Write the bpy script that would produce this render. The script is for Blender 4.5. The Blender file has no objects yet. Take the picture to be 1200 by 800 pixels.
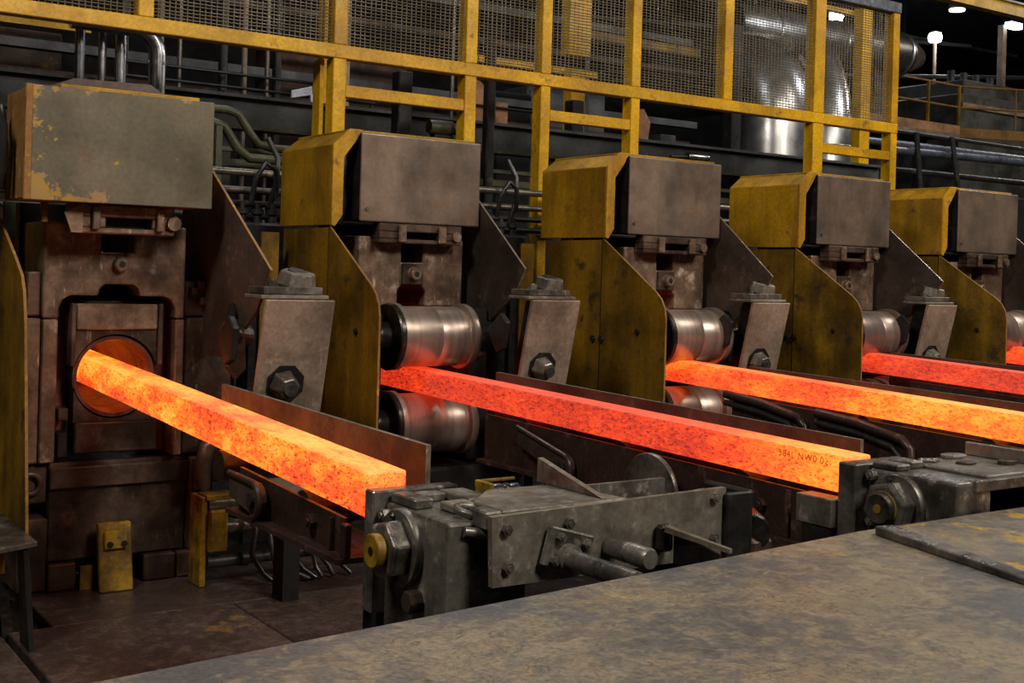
import bpy, bmesh, math, random
from mathutils import Vector, Matrix
random.seed(7)
R = math.radians
sc = bpy.context.scene
col = sc.collection
ZO = 1.9            # heights below are measured from eye level; the mill floor lies 1.9 m under it

# ------------------------------------------------------------------ camera
cam = bpy.data.cameras.new('camera')
cam.sensor_width = 36.0
cam.lens = 1432.0 / 1200.0 * 36.0
cam.shift_y = -(400.0 - 317.0) / 1200.0
cam.clip_end = 200
cam_ob = bpy.data.objects.new('camera', cam)
col.objects.link(cam_ob)
yaw, roll = 0.6023, 0.0294
cam_ob.matrix_world = (Matrix.Translation((0, 0, ZO)) @ Matrix.Rotation(-yaw, 4, 'Z')
                       @ Matrix.Rotation(R(90), 4, 'X') @ Matrix.Rotation(roll, 4, 'Z'))
sc.camera = cam_ob

# ------------------------------------------------------------------ world, lamps, exposure
sc.view_settings.view_transform = 'Standard'
sc.view_settings.look = 'None'
sc.view_settings.gamma = 1.0
sc.view_settings.use_curve_mapping = False
sc.view_settings.exposure = 0.0
w = bpy.data.worlds.new('world'); sc.world = w; w.use_nodes = True
bg = w.node_tree.nodes['Background']
bg.inputs[0].default_value = (0.55, 0.6, 0.7, 1); bg.inputs[1].default_value = 0.008

def area(name, loc, target, size, energy, color=(1, 0.93, 0.84), shape='DISK'):
    l = bpy.data.lights.new(name, 'AREA'); l.energy = energy; l.size = size; l.color = color; l.shape = shape
    o = bpy.data.objects.new(name, l); col.objects.link(o)
    o.location = (loc[0], loc[1], loc[2] + ZO)
    d = Vector(target) - Vector(loc)
    o.rotation_euler = d.to_track_quat('-Z', 'Y').to_euler()
    return o
area('hall_lamp_front', (4.5, -3.0, 6.2), (4.2, 6.5, -0.4), 2.4, 620, (1, 0.91, 0.79))
area('hall_lamp_middle', (10.5, -1.0, 6.2), (9.0, 6.8, 0.0), 2.4, 480, (1, 0.91, 0.79))
area('hall_lamp_far', (15.0, 4.0, 6.2), (12.5, 9.0, 0.8), 2.4, 240, (1, 0.91, 0.79))
area('hall_lamp_left', (-2.2, 3.2, 5.8), (2.2, 6.6, -0.4), 1.6, 340, (1, 0.91, 0.79))
area('hall_lamp_row', (6.0, 9.8, 6.8), (6.0, 9.0, 0.0), 2.4, 150, (0.92, 0.95, 1.0))
area('duct_fill_light', (18.5, 9.0, 6.5), (15.0, 13.5, 3.0), 1.2, 230, (0.95, 0.97, 1.0))  # added light, gives the silver ducts something to reflect
area('hall_lamp_bay', (27.0, 12.0, 7.5), (23.0, 16.0, 3.0), 2.0, 260, (1, 0.85, 0.65))

# ------------------------------------------------------------------ materials
def nt_new(name):
    m = bpy.data.materials.new(name); m.use_nodes = True
    nt = m.node_tree; nt.nodes.clear()
    out = nt.nodes.new('ShaderNodeOutputMaterial')
    b = nt.nodes.new('ShaderNodeBsdfPrincipled')
    nt.links.new(b.outputs[0], out.inputs[0])
    return m, nt, b
def coords(nt, scale=(1, 1, 1)):
    tc = nt.nodes.new('ShaderNodeTexCoord'); oi = nt.nodes.new('ShaderNodeObjectInfo')
    mul = nt.nodes.new('ShaderNodeVectorMath'); mul.operation = 'SCALE'; mul.inputs[0].default_value = (17, 11, 23)
    nt.links.new(oi.outputs['Random'], mul.inputs['Scale'])
    mp = nt.nodes.new('ShaderNodeMapping'); mp.inputs['Scale'].default_value = scale
    nt.links.new(tc.outputs['Object'], mp.inputs['Vector'])
    add = nt.nodes.new('ShaderNodeVectorMath'); add.operation = 'ADD'
    nt.links.new(mp.outputs[0], add.inputs[0]); nt.links.new(mul.outputs[0], add.inputs[1])
    return add.outputs[0]
def noise(nt, vec, scale, detail=6, rough=0.6):
    n = nt.nodes.new('ShaderNodeTexNoise'); n.inputs['Scale'].default_value = scale
    n.inputs['Detail'].default_value = detail; n.inputs['Roughness'].default_value = rough
    nt.links.new(vec, n.inputs['Vector']); return n.outputs['Fac']
def ramp(nt, fac, a, b, va=0.0, vb=1.0):
    r = nt.nodes.new('ShaderNodeMapRange'); r.interpolation_type = 'SMOOTHSTEP'
    r.inputs['From Min'].default_value = a; r.inputs['From Max'].default_value = b
    r.inputs['To Min'].default_value = va; r.inputs['To Max'].default_value = vb
    nt.links.new(fac, r.inputs['Value']); return r.outputs[0]
def mix(nt, fac, c1, c2, mode='MIX'):
    m = nt.nodes.new('ShaderNodeMix'); m.data_type = 'RGBA'; m.blend_type = mode
    if isinstance(fac, float): m.inputs[0].default_value = fac
    else: nt.links.new(fac, m.inputs[0])
    for i, c in ((6, c1), (7, c2)):
        if isinstance(c, tuple): m.inputs[i].default_value = (*c, 1)
        else: nt.links.new(c, m.inputs[i])
    return m.outputs[2]
def math_(nt, op, a, b):
    m = nt.nodes.new('ShaderNodeMath'); m.operation = op
    for i, v in ((0, a), (1, b)):
        if isinstance(v, (int, float)): m.inputs[i].default_value = v
        else: nt.links.new(v, m.inputs[i])
    return m.outputs[0]
MATS = {}
def worn(name, c1, c2, c3, rough=0.55, metal=0.0, s1=2.5, s2=11, t1=(0.42, 0.66), t2=(0.58, 0.66),
         stretch=(1, 1, 1), bump=0.2, fine=38, var=0.3, dirt=(0.5, 1.2), rv=0.13, scratch=0.0):
    m, nt, b = nt_new(name)
    v = coords(nt, stretch); v2 = coords(nt)
    n1 = noise(nt, v, s1, 7, 0.62); n2 = noise(nt, v2, s2, 8, 0.65); n3 = noise(nt, v2, fine, 3, 0.6)
    c = mix(nt, ramp(nt, n1, *t1), c1, c2)
    c = mix(nt, ramp(nt, n2, *t2), c, c3)
    k = ramp(nt, n3, 0.3, 0.7, 1 - var * 0.5, 1 + var * 0.5)
    cv = nt.nodes.new('ShaderNodeCombineColor')
    for i in range(3): nt.links.new(k, cv.inputs[i])
    c = mix(nt, 1.0, c, cv.outputs[0], 'MULTIPLY')
    n4 = noise(nt, v2, s1 * 0.8 + 0.5, 5, 0.6)
    k4 = ramp(nt, n4, 0.34, 0.62, *dirt); c4 = nt.nodes.new('ShaderNodeCombineColor')
    for i in range(3): nt.links.new(k4, c4.inputs[i])
    c = mix(nt, 1.0, c, c4.outputs[0], 'MULTIPLY')
    if scratch:        # bright scrapes and rubbed spots, with a shape of their own
        n5 = noise(nt, coords(nt, (34, 34, 7)), 1.0, 4, 0.65); n6 = noise(nt, v2, 3.2, 6, 0.65)
        sf = math_(nt, 'MULTIPLY', ramp(nt, n5, 0.58, 0.70, 0.0, scratch), ramp(nt, n6, 0.46, 0.62))
        c = mix(nt, sf, c, tuple(min(1.0, q * 1.5) for q in c3))
    nt.links.new(c, b.inputs['Base Color'])
    nt.links.new(ramp(nt, n2, 0.3, 0.7, max(0.05, rough - rv), min(1, rough + rv)), b.inputs['Roughness'])
    b.inputs['Metallic'].default_value = metal
    b.inputs['Specular IOR Level'].default_value = 0.35
    bp = nt.nodes.new('ShaderNodeBump'); bp.inputs['Strength'].default_value = bump; bp.inputs['Distance'].default_value = 0.01
    nt.links.new(n2, bp.inputs['Height']); nt.links.new(bp.outputs[0], b.inputs['Normal'])
    MATS[name] = m; return m
worn('yellow', (0.38, 0.20, 0.004), (0.26, 0.128, 0.005), (0.12, 0.056, 0.008), rough=0.5, s1=1.5, s2=6, t1=(0.40, 0.62), t2=(0.58, 0.72), stretch=(3, 3, 0.3), dirt=(0.68, 1.15))
worn('yellow_old', (0.235, 0.125, 0.005), (0.135, 0.070, 0.006), (0.05, 0.026, 0.008), rough=0.5, s1=1.8, s2=5, t1=(0.35, 0.62), t2=(0.55, 0.70), stretch=(2, 2, 0.25), dirt=(0.45, 1.15), scratch=0.0)
worn('yellow_fence', (0.62, 0.345, 0.004), (0.50, 0.25, 0.006), (0.2, 0.095, 0.012), rough=0.42, s1=1.6, s2=9, t2=(0.58, 0.74), dirt=(0.7, 1.1))
worn('cover', (0.19, 0.137, 0.102), (0.125, 0.097, 0.076), (0.175, 0.113, 0.074), rough=0.4, metal=0.4, s1=1.5, s2=4, stretch=(1.8, 1.8, 0.3), var=0.16, bump=0.03, dirt=(0.72, 1.18), scratch=0.25)
worn('rust_edge', (0.27, 0.13, 0.03), (0.17, 0.085, 0.025), (0.36, 0.2, 0.03), rough=0.7)
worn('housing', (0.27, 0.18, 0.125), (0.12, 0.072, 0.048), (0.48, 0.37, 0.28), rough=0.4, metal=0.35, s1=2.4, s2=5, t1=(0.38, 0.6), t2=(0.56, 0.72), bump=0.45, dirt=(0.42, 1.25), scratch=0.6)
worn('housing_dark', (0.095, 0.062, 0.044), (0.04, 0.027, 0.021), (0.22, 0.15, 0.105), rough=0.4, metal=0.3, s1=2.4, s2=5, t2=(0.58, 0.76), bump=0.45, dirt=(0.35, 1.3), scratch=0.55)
worn('dark', (0.018, 0.016, 0.015), (0.01, 0.009, 0.009), (0.04, 0.03, 0.025), rough=0.5, metal=0.2, bump=0.3)
worn('plate_brown', (0.082, 0.058, 0.046), (0.048, 0.035, 0.029), (0.12, 0.08, 0.055), rough=0.5, metal=0.25, s1=1.6, s2=7, bump=0.08)
worn('plate_light', (0.27, 0.205, 0.155), (0.20, 0.148, 0.11), (0.33, 0.26, 0.205), rough=0.5, metal=0.15, s1=3, s2=18, t2=(0.58, 0.72), var=0.3, dirt=(0.7, 1.15), scratch=0.4)
worn('edge_steel', (0.30, 0.25, 0.19), (0.17, 0.13, 0.095), (0.42, 0.37, 0.29), rough=0.4, metal=0.5, s2=20)
worn('grey_steel', (0.17, 0.155, 0.135), (0.07, 0.063, 0.055), (0.36, 0.33, 0.285), rough=0.34, metal=0.55, s1=4, s2=10, t2=(0.57, 0.72), bump=0.35, dirt=(0.4, 1.3), scratch=0.6)
worn('grey_plate', (0.22, 0.195, 0.16), (0.14, 0.122, 0.10), (0.32, 0.28, 0.23), rough=0.4, metal=0.4, s1=3, s2=18, t2=(0.56, 0.7), bump=0.2, dirt=(0.55, 1.2), scratch=0.5)
worn('oily', (0.012, 0.011, 0.01), (0.03, 0.025, 0.02), (0.008, 0.008, 0.008), rough=0.2, metal=0.2, s1=6, s2=20, bump=0.6)
worn('roll', (0.46, 0.37, 0.315), (0.30, 0.225, 0.185), (0.38, 0.30, 0.255), rough=0.36, metal=0.75, s1=1.5, s2=2, t2=(0.3, 0.9), stretch=(12, 0.2, 0.2), bump=0.0, var=0.06, dirt=(0.75, 1.1), rv=0.03)
worn('roll_dark', (0.055, 0.048, 0.044), (0.03, 0.027, 0.025), (0.10, 0.085, 0.075), rough=0.32, metal=0.7, bump=0.05)
worn('red_brown', (0.075, 0.041, 0.032), (0.036, 0.021, 0.017), (0.13, 0.08, 0.058), rough=0.4, metal=0.3, s1=2.5, s2=8, dirt=(0.4, 1.15), scratch=0.4)
worn('port_red', (0.16, 0.05, 0.032), (0.10, 0.03, 0.02), (0.2, 0.08, 0.05), rough=0.5, metal=0.1, s1=3, s2=8)
worn('green_grey', (0.12, 0.125, 0.09), (0.085, 0.088, 0.06), (0.16, 0.155, 0.11), rough=0.55)
worn('shade_black', (0.008, 0.0075, 0.007), (0.005, 0.005, 0.005), (0.014, 0.012, 0.011), rough=0.95)  # near black: deep shade put into the colour of feet, legs and hose
worn('girder', (0.062, 0.066, 0.068), (0.042, 0.045, 0.047), (0.085, 0.078, 0.07), rough=0.6, s1=1.5, s2=7)
worn('olive', (0.06, 0.06, 0.025), (0.034, 0.034, 0.018), (0.10, 0.09, 0.045), rough=0.45)
worn('pipe', (0.20, 0.18, 0.15), (0.11, 0.095, 0.08), (0.26, 0.20, 0.13), rough=0.35, metal=0.7)
worn('pipe_dark', (0.045, 0.043, 0.042), (0.026, 0.025, 0.025), (0.08, 0.068, 0.055), rough=0.42, metal=0.4)
worn('chrome', (0.42, 0.43, 0.48), (0.33, 0.34, 0.39), (0.5, 0.5, 0.53), rough=0.24, metal=1.0, bump=0.0, var=0.06, rv=0.03)
worn('duct', (0.50, 0.50, 0.50), (0.38, 0.38, 0.39), (0.52, 0.50, 0.46), rough=0.30, metal=0.95, s1=0.8, s2=2, bump=0.02, var=0.06, rv=0.05)
worn('wire', (0.25, 0.215, 0.16), (0.16, 0.135, 0.10), (0.30, 0.21, 0.06), rough=0.45, metal=0.4)
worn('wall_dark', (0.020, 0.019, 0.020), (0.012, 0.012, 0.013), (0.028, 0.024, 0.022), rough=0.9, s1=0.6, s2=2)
worn('back_rust', (0.055, 0.03, 0.02), (0.025, 0.018, 0.015), (0.10, 0.055, 0.03), rough=0.8, s1=1, s2=4)
worn('brick_orange', (0.40, 0.20, 0.10), (0.33, 0.165, 0.085), (0.45, 0.26, 0.15), rough=0.8)
worn('white_tag', (0.62, 0.66, 0.8), (0.5, 0.55, 0.72), (0.7, 0.72, 0.85), rough=0.6)
worn('blue_steel', (0.13, 0.145, 0.18), (0.08, 0.09, 0.115), (0.2, 0.2, 0.21), rough=0.35, metal=0.5)
worn('yellow_part', (0.30, 0.18, 0.006), (0.10, 0.062, 0.012), (0.06, 0.042, 0.02), rough=0.4, s1=5, s2=9, t1=(0.38, 0.62), t2=(0.54, 0.68), bump=0.3)
def flaky(name, base, dull, flake, paint, crack, big=1.3, mid=17.0, paint_t=(0.58, 0.70), rough=0.42, paint_a=0.7):
    """walked-on steel plate: flaking layers, dark cracks, leftovers of paint"""
    m, nt, b = nt_new(name); v = coords(nt)
    nb = noise(nt, v, big, 5, 0.6); nm = noise(nt, v, mid, 9, 0.66); nm.node.inputs['Distortion'].default_value = 0.5
    nk = noise(nt, v, mid * 0.55, 9, 0.7); nk.node.inputs['Distortion'].default_value = 0.9
    np_ = noise(nt, v, big * 2.2, 8, 0.68); nf = noise(nt, v, 70, 3, 0.6)
    c = mix(nt, ramp(nt, nb, 0.40, 0.60), base, dull)
    sel = math_(nt, 'ADD', nm, math_(nt, 'MULTIPLY', math_(nt, 'SUBTRACT', nb, 0.5), 1.1))
    c = mix(nt, ramp(nt, sel, 0.42, 0.66, 0.0, 0.85), c, flake)
    c = mix(nt, ramp(nt, math_(nt, 'ADD', np_, math_(nt, 'MULTIPLY', math_(nt, 'SUBTRACT', nm, 0.5), 0.35)), *paint_t, 0.0, paint_a), c, paint)
    ridge = math_(nt, 'ABSOLUTE', math_(nt, 'SUBTRACT', nk, 0.5), 0.0)     # thin wandering lines where the noise crosses its middle
    c = mix(nt, math_(nt, 'MULTIPLY', ramp(nt, ridge, 0.0, 0.022, 0.75, 0.0), ramp(nt, nb, 0.42, 0.6)), c, crack)
    c = mix(nt, ramp(nt, nk, 0.38, 0.30, 0.0, 0.7), c, crack)
    kf = ramp(nt, nf, 0.3, 0.7, 0.8, 1.2); cv = nt.nodes.new('ShaderNodeCombineColor')
    for i in range(3): nt.links.new(kf, cv.inputs[i])
    c = mix(nt, 1.0, c, cv.outputs[0], 'MULTIPLY')
    nt.links.new(c, b.inputs['Base Color'])
    nt.links.new(ramp(nt, nk, 0.3, 0.7, rough - 0.12, rough + 0.16), b.inputs['Roughness'])
    b.inputs['Metallic'].default_value = 0.2; b.inputs['Specular IOR Level'].default_value = 0.4
    bp = nt.nodes.new('ShaderNodeBump'); bp.inputs['Strength'].default_value = 0.5; bp.inputs['Distance'].default_value = 0.006
    nt.links.new(nm, bp.inputs['Height']); nt.links.new(bp.outputs[0], b.inputs['Normal'])
    MATS[name] = m
flaky('deck', (0.092, 0.091, 0.092), (0.165, 0.142, 0.115), (0.26, 0.205, 0.135), (0.36, 0.25, 0.10), (0.045, 0.041, 0.038))
flaky('deck_yellow', (0.13, 0.118, 0.107), (0.18, 0.152, 0.12), (0.25, 0.195, 0.125), (0.42, 0.255, 0.03), (0.06, 0.054, 0.05), big=1.7, paint_t=(0.53, 0.58), paint_a=0.85)
flaky('floor_plate', (0.042, 0.029, 0.026), (0.066, 0.046, 0.04), (0.105, 0.078, 0.063), (0.20, 0.12, 0.03), (0.02, 0.015, 0.014), big=1.0, mid=14.0, paint_t=(0.63, 0.70), rough=0.33)
worn('hot_rust', (0.17, 0.075, 0.035), (0.07, 0.038, 0.024), (0.22, 0.12, 0.05), rough=0.65, bump=0.4, s2=12)
worn('hose', (0.022, 0.02, 0.02), (0.014, 0.014, 0.014), (0.05, 0.045, 0.04), rough=0.32, bump=0.05)
def cover_paint():
    """bare grey-brown cover with leftovers of yellow paint clinging to its left and lower edges"""
    m = worn('cover_yellow', (0.125, 0.108, 0.072), (0.16, 0.125, 0.092), (0.14, 0.10, 0.07), rough=0.45, metal=0.3, s1=1.2, s2=4, var=0.2, bump=0.05, dirt=(0.75, 1.12))
    nt = m.node_tree; b = next(n for n in nt.nodes if n.type == 'BSDF_PRINCIPLED')
    old = b.inputs['Base Color'].links[0].from_socket
    tc = nt.nodes.new('ShaderNodeTexCoord'); sp = nt.nodes.new('ShaderNodeSeparateXYZ'); nt.links.new(tc.outputs['Object'], sp.inputs[0])
    n1 = noise(nt, tc.outputs['Object'], 7.5, 9, 0.68)
    gx = ramp(nt, sp.outputs['X'], -0.54, -0.28, 0.20, 0.0)
    gx2 = ramp(nt, sp.outputs['X'], -0.16, 0.06, 0.27, -0.05)
    gz = ramp(nt, sp.outputs['Z'], 2.19, 2.36, 1.0, 0.0)
    gt = ramp(nt, sp.outputs['Z'], 2.74, 2.82, 0.0, 0.08)
    f = math_(nt, 'ADD', n1, math_(nt, 'ADD', gx, math_(nt, 'ADD', gt, math_(nt, 'MULTIPLY', gx2, gz))))
    yc = mix(nt, ramp(nt, noise(nt, tc.outputs['Object'], 5, 5, 0.6), 0.4, 0.6), (0.36, 0.215, 0.025), (0.30, 0.19, 0.09))
    nt.links.new(mix(nt, ramp(nt, f, 0.655, 0.685), old, yc), b.inputs['Base Color'])
cover_paint()
def lamp_mat(name, c, s):
    m, nt, b = nt_new(name)
    b.inputs['Emission Color'].default_value = (*c, 1); b.inputs['Emission Strength'].default_value = s
    MATS[name] = m
lamp_mat('lamp_white', (0.93, 0.97, 1.0), 9.0)
lamp_mat('lamp_warm', (1.0, 0.86, 0.55), 5.0)

def billet_mat(name, heat0, ya, ha, yb, hb, blotch=0.35, speck=0.4):
    """glowing steel: emission by temperature; heat changes along the bar (y), with blotches and dark scale specks"""
    m, nt, b = nt_new(name)
    tc = nt.nodes.new('ShaderNodeTexCoord')
    sep = nt.nodes.new('ShaderNodeSeparateXYZ'); nt.links.new(tc.outputs['Object'], sep.inputs[0])
    g = ramp(nt, sep.outputs['Y'], ya, yb, ha, hb)
    def mp(s):
        q = nt.nodes.new('ShaderNodeMapping'); q.inputs['Scale'].default_value = s
        nt.links.new(tc.outputs['Object'], q.inputs['Vector']); return q.outputs[0]
    nb = noise(nt, mp((6, 2.6, 6)), 1.0, 5, 0.6)
    nf = noise(nt, mp((24, 9, 24)), 2.2, 7, 0.72)
    ns = noise(nt, mp((70, 26, 70)), 1.7, 4, 0.65)
    ge = nt.nodes.new('ShaderNodeNewGeometry'); sn = nt.nodes.new('ShaderNodeSeparateXYZ'); nt.links.new(ge.outputs['True Normal'], sn.inputs[0])
    top = ramp(nt, sn.outputs['Z'], 0.6, 0.95)          # upper face: less loose scale, plus overhead light painted into its colour
    h = math_(nt, 'ADD', g, heat0)
    h = math_(nt, 'ADD', h, ramp(nt, nb, 0.32, 0.68, -blotch * 0.5, blotch * 0.5))
    h = math_(nt, 'ADD', h, ramp(nt, nf, 0.3, 0.7, -0.13, 0.09))
    sk = math_(nt, 'MULTIPLY', ramp(nt, ns, 0.53, 0.66, 0.0, speck), math_(nt, 'SUBTRACT', 1.0, math_(nt, 'MULTIPLY', top, 0.75)))
    h = math_(nt, 'SUBTRACT', h, sk)
    h = math_(nt, 'ADD', h, math_(nt, 'MULTIPLY', top, 0.05))  # overhead light on the upper face, put into the glow colour
    cr = nt.nodes.new('ShaderNodeValToRGB'); e = cr.color_ramp.elements
    stops = [(0.0, (0.06, 0.004, 0.002)), (0.22, (0.32, 0.014, 0.006)), (0.42, (0.78, 0.040, 0.012)), (0.55, (1.05, 0.075, 0.014)),
             (0.70, (1.4, 0.19, 0.016)), (0.84, (1.8, 0.36, 0.026)), (1.0, (2.1, 0.56, 0.07))]
    e[0].position = 0; e[0].color = (*stops[0][1], 1); e[1].position = 1; e[1].color = (*stops[-1][1], 1)
    for p, c in stops[1:-1]:
        x = e.new(p); x.color = (*c, 1)
    nt.links.new(h, cr.inputs[0])
    nt.links.new(cr.outputs[0], b.inputs['Emission Color']); b.inputs['Emission Strength'].default_value = 1.0
    b.inputs['Base Color'].default_value = (0.12, 0.08, 0.065, 1); b.inputs['Roughness'].default_value = 0.5
    bp = nt.nodes.new('ShaderNodeBump'); bp.inputs['Strength'].default_value = 0.3; bp.inputs['Distance'].default_value = 0.005
    nt.links.new(nf, bp.inputs['Height']); nt.links.new(bp.outputs[0], b.inputs['Normal'])
    MATS[name] = m

# ------------------------------------------------------------------ mesh helpers
class MB:
    """collects faces in eye-level coordinates (x along the row, y away, z up)"""
    def __init__(s): s.v = []; s.f = []; s.sm = []; s.mi = []
    def _add(s, vs, fs, sm=False, mi=0):
        o = len(s.v); s.v += [tuple(p) for p in vs]
        for i, f in enumerate(fs):
            s.f.append([o + k for k in f]); s.sm.append(sm if isinstance(sm, bool) else sm[i]); s.mi.append(mi if isinstance(mi, int) else mi[i])
        return s
    def box(s, x0, x1, y0, y1, z0, z1, mi=0):
        return s._add([(x0, y0, z0), (x1, y0, z0), (x1, y1, z0), (x0, y1, z0), (x0, y0, z1), (x1, y0, z1), (x1, y1, z1), (x0, y1, z1)],
                      [(0, 3, 2, 1), (4, 5, 6, 7), (0, 1, 5, 4), (1, 2, 6, 5), (2, 3, 7, 6), (3, 0, 4, 7)], False, mi)
    def hexa(s, p, mi=0):   # 8 points: bottom ring 0-3, top ring 4-7
        return s._add(p, [(0, 3, 2, 1), (4, 5, 6, 7), (0, 1, 5, 4), (1, 2, 6, 5), (2, 3, 7, 6), (3, 0, 4, 7)], False, mi)
    def prism(s, prof, axis, a, b, edge=0):
        """profile extruded along an axis; edge = material index of the rim"""
        n = len(prof)
        def P(q, t):
            if axis == 'x': return (t, q[0], q[1])
            if axis == 'y': return (q[0], t, q[1])
            return (q[0], q[1], t)
        vs = [P(q, a) for q in prof] + [P(q, b) for q in prof]
        fs = [list(range(n))[::-1], list(range(n, 2 * n))] + [(i, (i + 1) % n, n + (i + 1) % n, n + i) for i in range(n)]
        return s._add(vs, fs, False, [0, 0] + [edge] * n)
    def cyl(s, p0, p1, r0, r1=None, n=24, rot=0.0, smooth=True, mi=0, cap=True):
        p0, p1 = Vector(p0), Vector(p1); r1 = r0 if r1 is None else r1
        d = (p1 - p0).normalized(); a = Vector((0, 0, 1)) if abs(d.z) < 0.9 else Vector((1, 0, 0))
        u = d.cross(a).normalized(); v = d.cross(u)
        ring = lambda p, r: [p + u * (r * math.cos(rot + 2 * math.pi * i / n)) + v * (r * math.sin(rot + 2 * math.pi * i / n)) for i in range(n)]
        vs = ring(p0, r0) + ring(p1, r1)
        fs = [(i, (i + 1) % n, n + (i + 1) % n, n + i) for i in range(n)]; sm = [smooth] * n
        if cap: fs += [list(range(n))[::-1], list(range(n, 2 * n))]; sm += [False, False]
        return s._add(vs, fs, sm, mi)
    def lathe(s, c, axis, prof, n=40, mi=0, cap=True):
        """profile of (offset along axis, radius)"""
        c = Vector(c); d = {'x': Vector((1, 0, 0)), 'y': Vector((0, 1, 0)), 'z': Vector((0, 0, 1))}[axis]
        a = Vector((0, 0, 1)) if axis != 'z' else Vector((1, 0, 0))
        u = d.cross(a).normalized(); v = d.cross(u); m = len(prof); vs = []
        for t, r in prof:
            vs += [c + d * t + u * (r * math.cos(2 * math.pi * i / n)) + v * (r * math.sin(2 * math.pi * i / n)) for i in range(n)]
        fs = []; sm = []
        for j in range(m - 1):
            for i in range(n):
                fs.append((j * n + i, j * n + (i + 1) % n, (j + 1) * n + (i + 1) % n, (j + 1) * n + i)); sm.append(True)
        if cap: fs += [list(range(n))[::-1], list(range((m - 1) * n, m * n))]; sm += [False, False]
        # sharp steps: split the rings so that smooth shading stays crisp
        return s._add(vs, fs, sm, mi)
    def tube(s, pts, r, n=10, mi=0):
        pts = [Vector(p) for p in pts]; vs = []; m = len(pts); prev = None
        for i, p in enumerate(pts):
            d = (pts[min(i + 1, m - 1)] - pts[max(i - 1, 0)]).normalized()
            if prev is None:
                a = Vector((0, 0, 1)) if abs(d.z) < 0.9 else Vector((1, 0, 0)); u = d.cross(a).normalized()
            else: u = (prev - d * prev.dot(d)).normalized()
            prev = u; v = d.cross(u); rr = r[i] if isinstance(r, (list, tuple)) else r
            vs += [p + u * (rr * math.cos(2 * math.pi * k / n)) + v * (rr * math.sin(2 * math.pi * k / n)) for k in range(n)]
        fs = []; sm = []
        for j in range(m - 1):
            for i in range(n):
                fs.append((j * n + i, j * n + (i + 1) % n, (j + 1) * n + (i + 1) % n, (j + 1) * n + i)); sm.append(True)
        fs += [list(range(n))[::-1], list(range((m - 1) * n, m * n))]; sm += [False, False]
        return s._add(vs, fs, sm, mi)
    def ring(s, c, axis, Rr, r, n=28, k=10, mi=0):
        c = Vector(c); d = {'x': Vector((1, 0, 0)), 'y': Vector((0, 1, 0)), 'z': Vector((0, 0, 1))}[axis] if isinstance(axis, str) else Vector(axis).normalized()
        a = Vector((0, 0, 1)) if abs(d.z) < 0.9 else Vector((1, 0, 0)); u = d.cross(a).normalized(); v = d.cross(u); vs = []
        for i in range(n):
            t = 2 * math.pi * i / n; e = u * math.cos(t) + v * math.sin(t)
            for j in range(k):
                q = 2 * math.pi * j / k
                vs.append(c + e * (Rr + r * math.cos(q)) + d * (r * math.sin(q)))
        fs = [(i * k + j, ((i + 1) % n) * k + j, ((i + 1) % n) * k + (j + 1) % k, i * k + (j + 1) % k) for i in range(n) for j in range(k)]
        return s._add(vs, fs, True, mi)
    def plate_hole(s, x0, x1, z0, z1, cx, cz, r, y0, y1, n=48):
        """plate facing -y with a round hole through it"""
        def rim(t):
            dx, dz = math.cos(t), math.sin(t); k = []
            if dx > 1e-9: k.append((x1 - cx) / dx)
            if dx < -1e-9: k.append((x0 - cx) / dx)
            if dz > 1e-9: k.append((z1 - cz) / dz)
            if dz < -1e-9: k.append((z0 - cz) / dz)
            q = min(k); return (cx + dx * q, cz + dz * q)
        ang = sorted([2 * math.pi * i / n for i in range(n)] + [math.atan2(z - cz, x - cx) % (2 * math.pi) for x in (x0, x1) for z in (z0, z1)])
        n = len(ang); vs = []
        for y in (y0, y1):
            vs += [(rim(t)[0], y, rim(t)[1]) for t in ang] + [(cx + r * math.cos(t), y, cz + r * math.sin(t)) for t in ang]
        fs = []; sm = []
        for i in range(n):
            j = (i + 1) % n
            fs += [(i, j, n + j, n + i), (2 * n + j, 2 * n + i, 3 * n + i, 3 * n + j), (j, i, 2 * n + i, 2 * n + j), (n + i, n + j, 3 * n + j, 3 * n + i)]
            sm += [False, False, False, True]
        return s._add(vs, fs, sm)

def xf(o, parent=None): pass
def mesh_of(name, mb, base, mats):
    me = bpy.data.meshes.new(name)
    me.from_pydata([(x - base[0], y - base[1], z - base[2]) for x, y, z in mb.v], [], mb.f)
    me.polygons.foreach_set('use_smooth', mb.sm); me.polygons.foreach_set('material_index', mb.mi)
    for m in mats: me.materials.append(MATS[m])
    bm = bmesh.new(); bm.from_mesh(me); bmesh.ops.recalc_face_normals(bm, faces=bm.faces); bm.to_mesh(me); bm.free()
    me.set_sharp_from_angle(angle=R(38)) if any(mb.sm) else None
    me.update(); return me
def tag(o, label=None, cat=None, group=None, kind=None):
    if label: o['label'] = label
    if cat: o['category'] = cat
    if group: o['group'] = group
    if kind: o['kind'] = kind
    return o
def thing(name, base, label, cat, group=None):
    o = bpy.data.objects.new(name, None); col.objects.link(o); o.empty_display_size = 0.1
    o.location = (base[0], base[1], base[2] + ZO); o['_b'] = 1; del o['_b']
    BASE[o.name] = tuple(base)
    return tag(o, label, cat, group)
BASE = {}
def part(name, mb, mats, parent, bev=0.0, seg=1, label=None, kind=None):
    """one mesh child of a thing (or of a part); vertices share the thing's base as origin"""
    base = BASE[parent.name]
    mats = [mats] if isinstance(mats, str) else mats
    o = bpy.data.objects.new(name, mesh_of(name, mb, base, mats)); col.objects.link(o)
    o.parent = parent; BASE[o.name] = base
    if bev: bevel(o, bev, seg)
    return tag(o, label, kind=kind)
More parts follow.
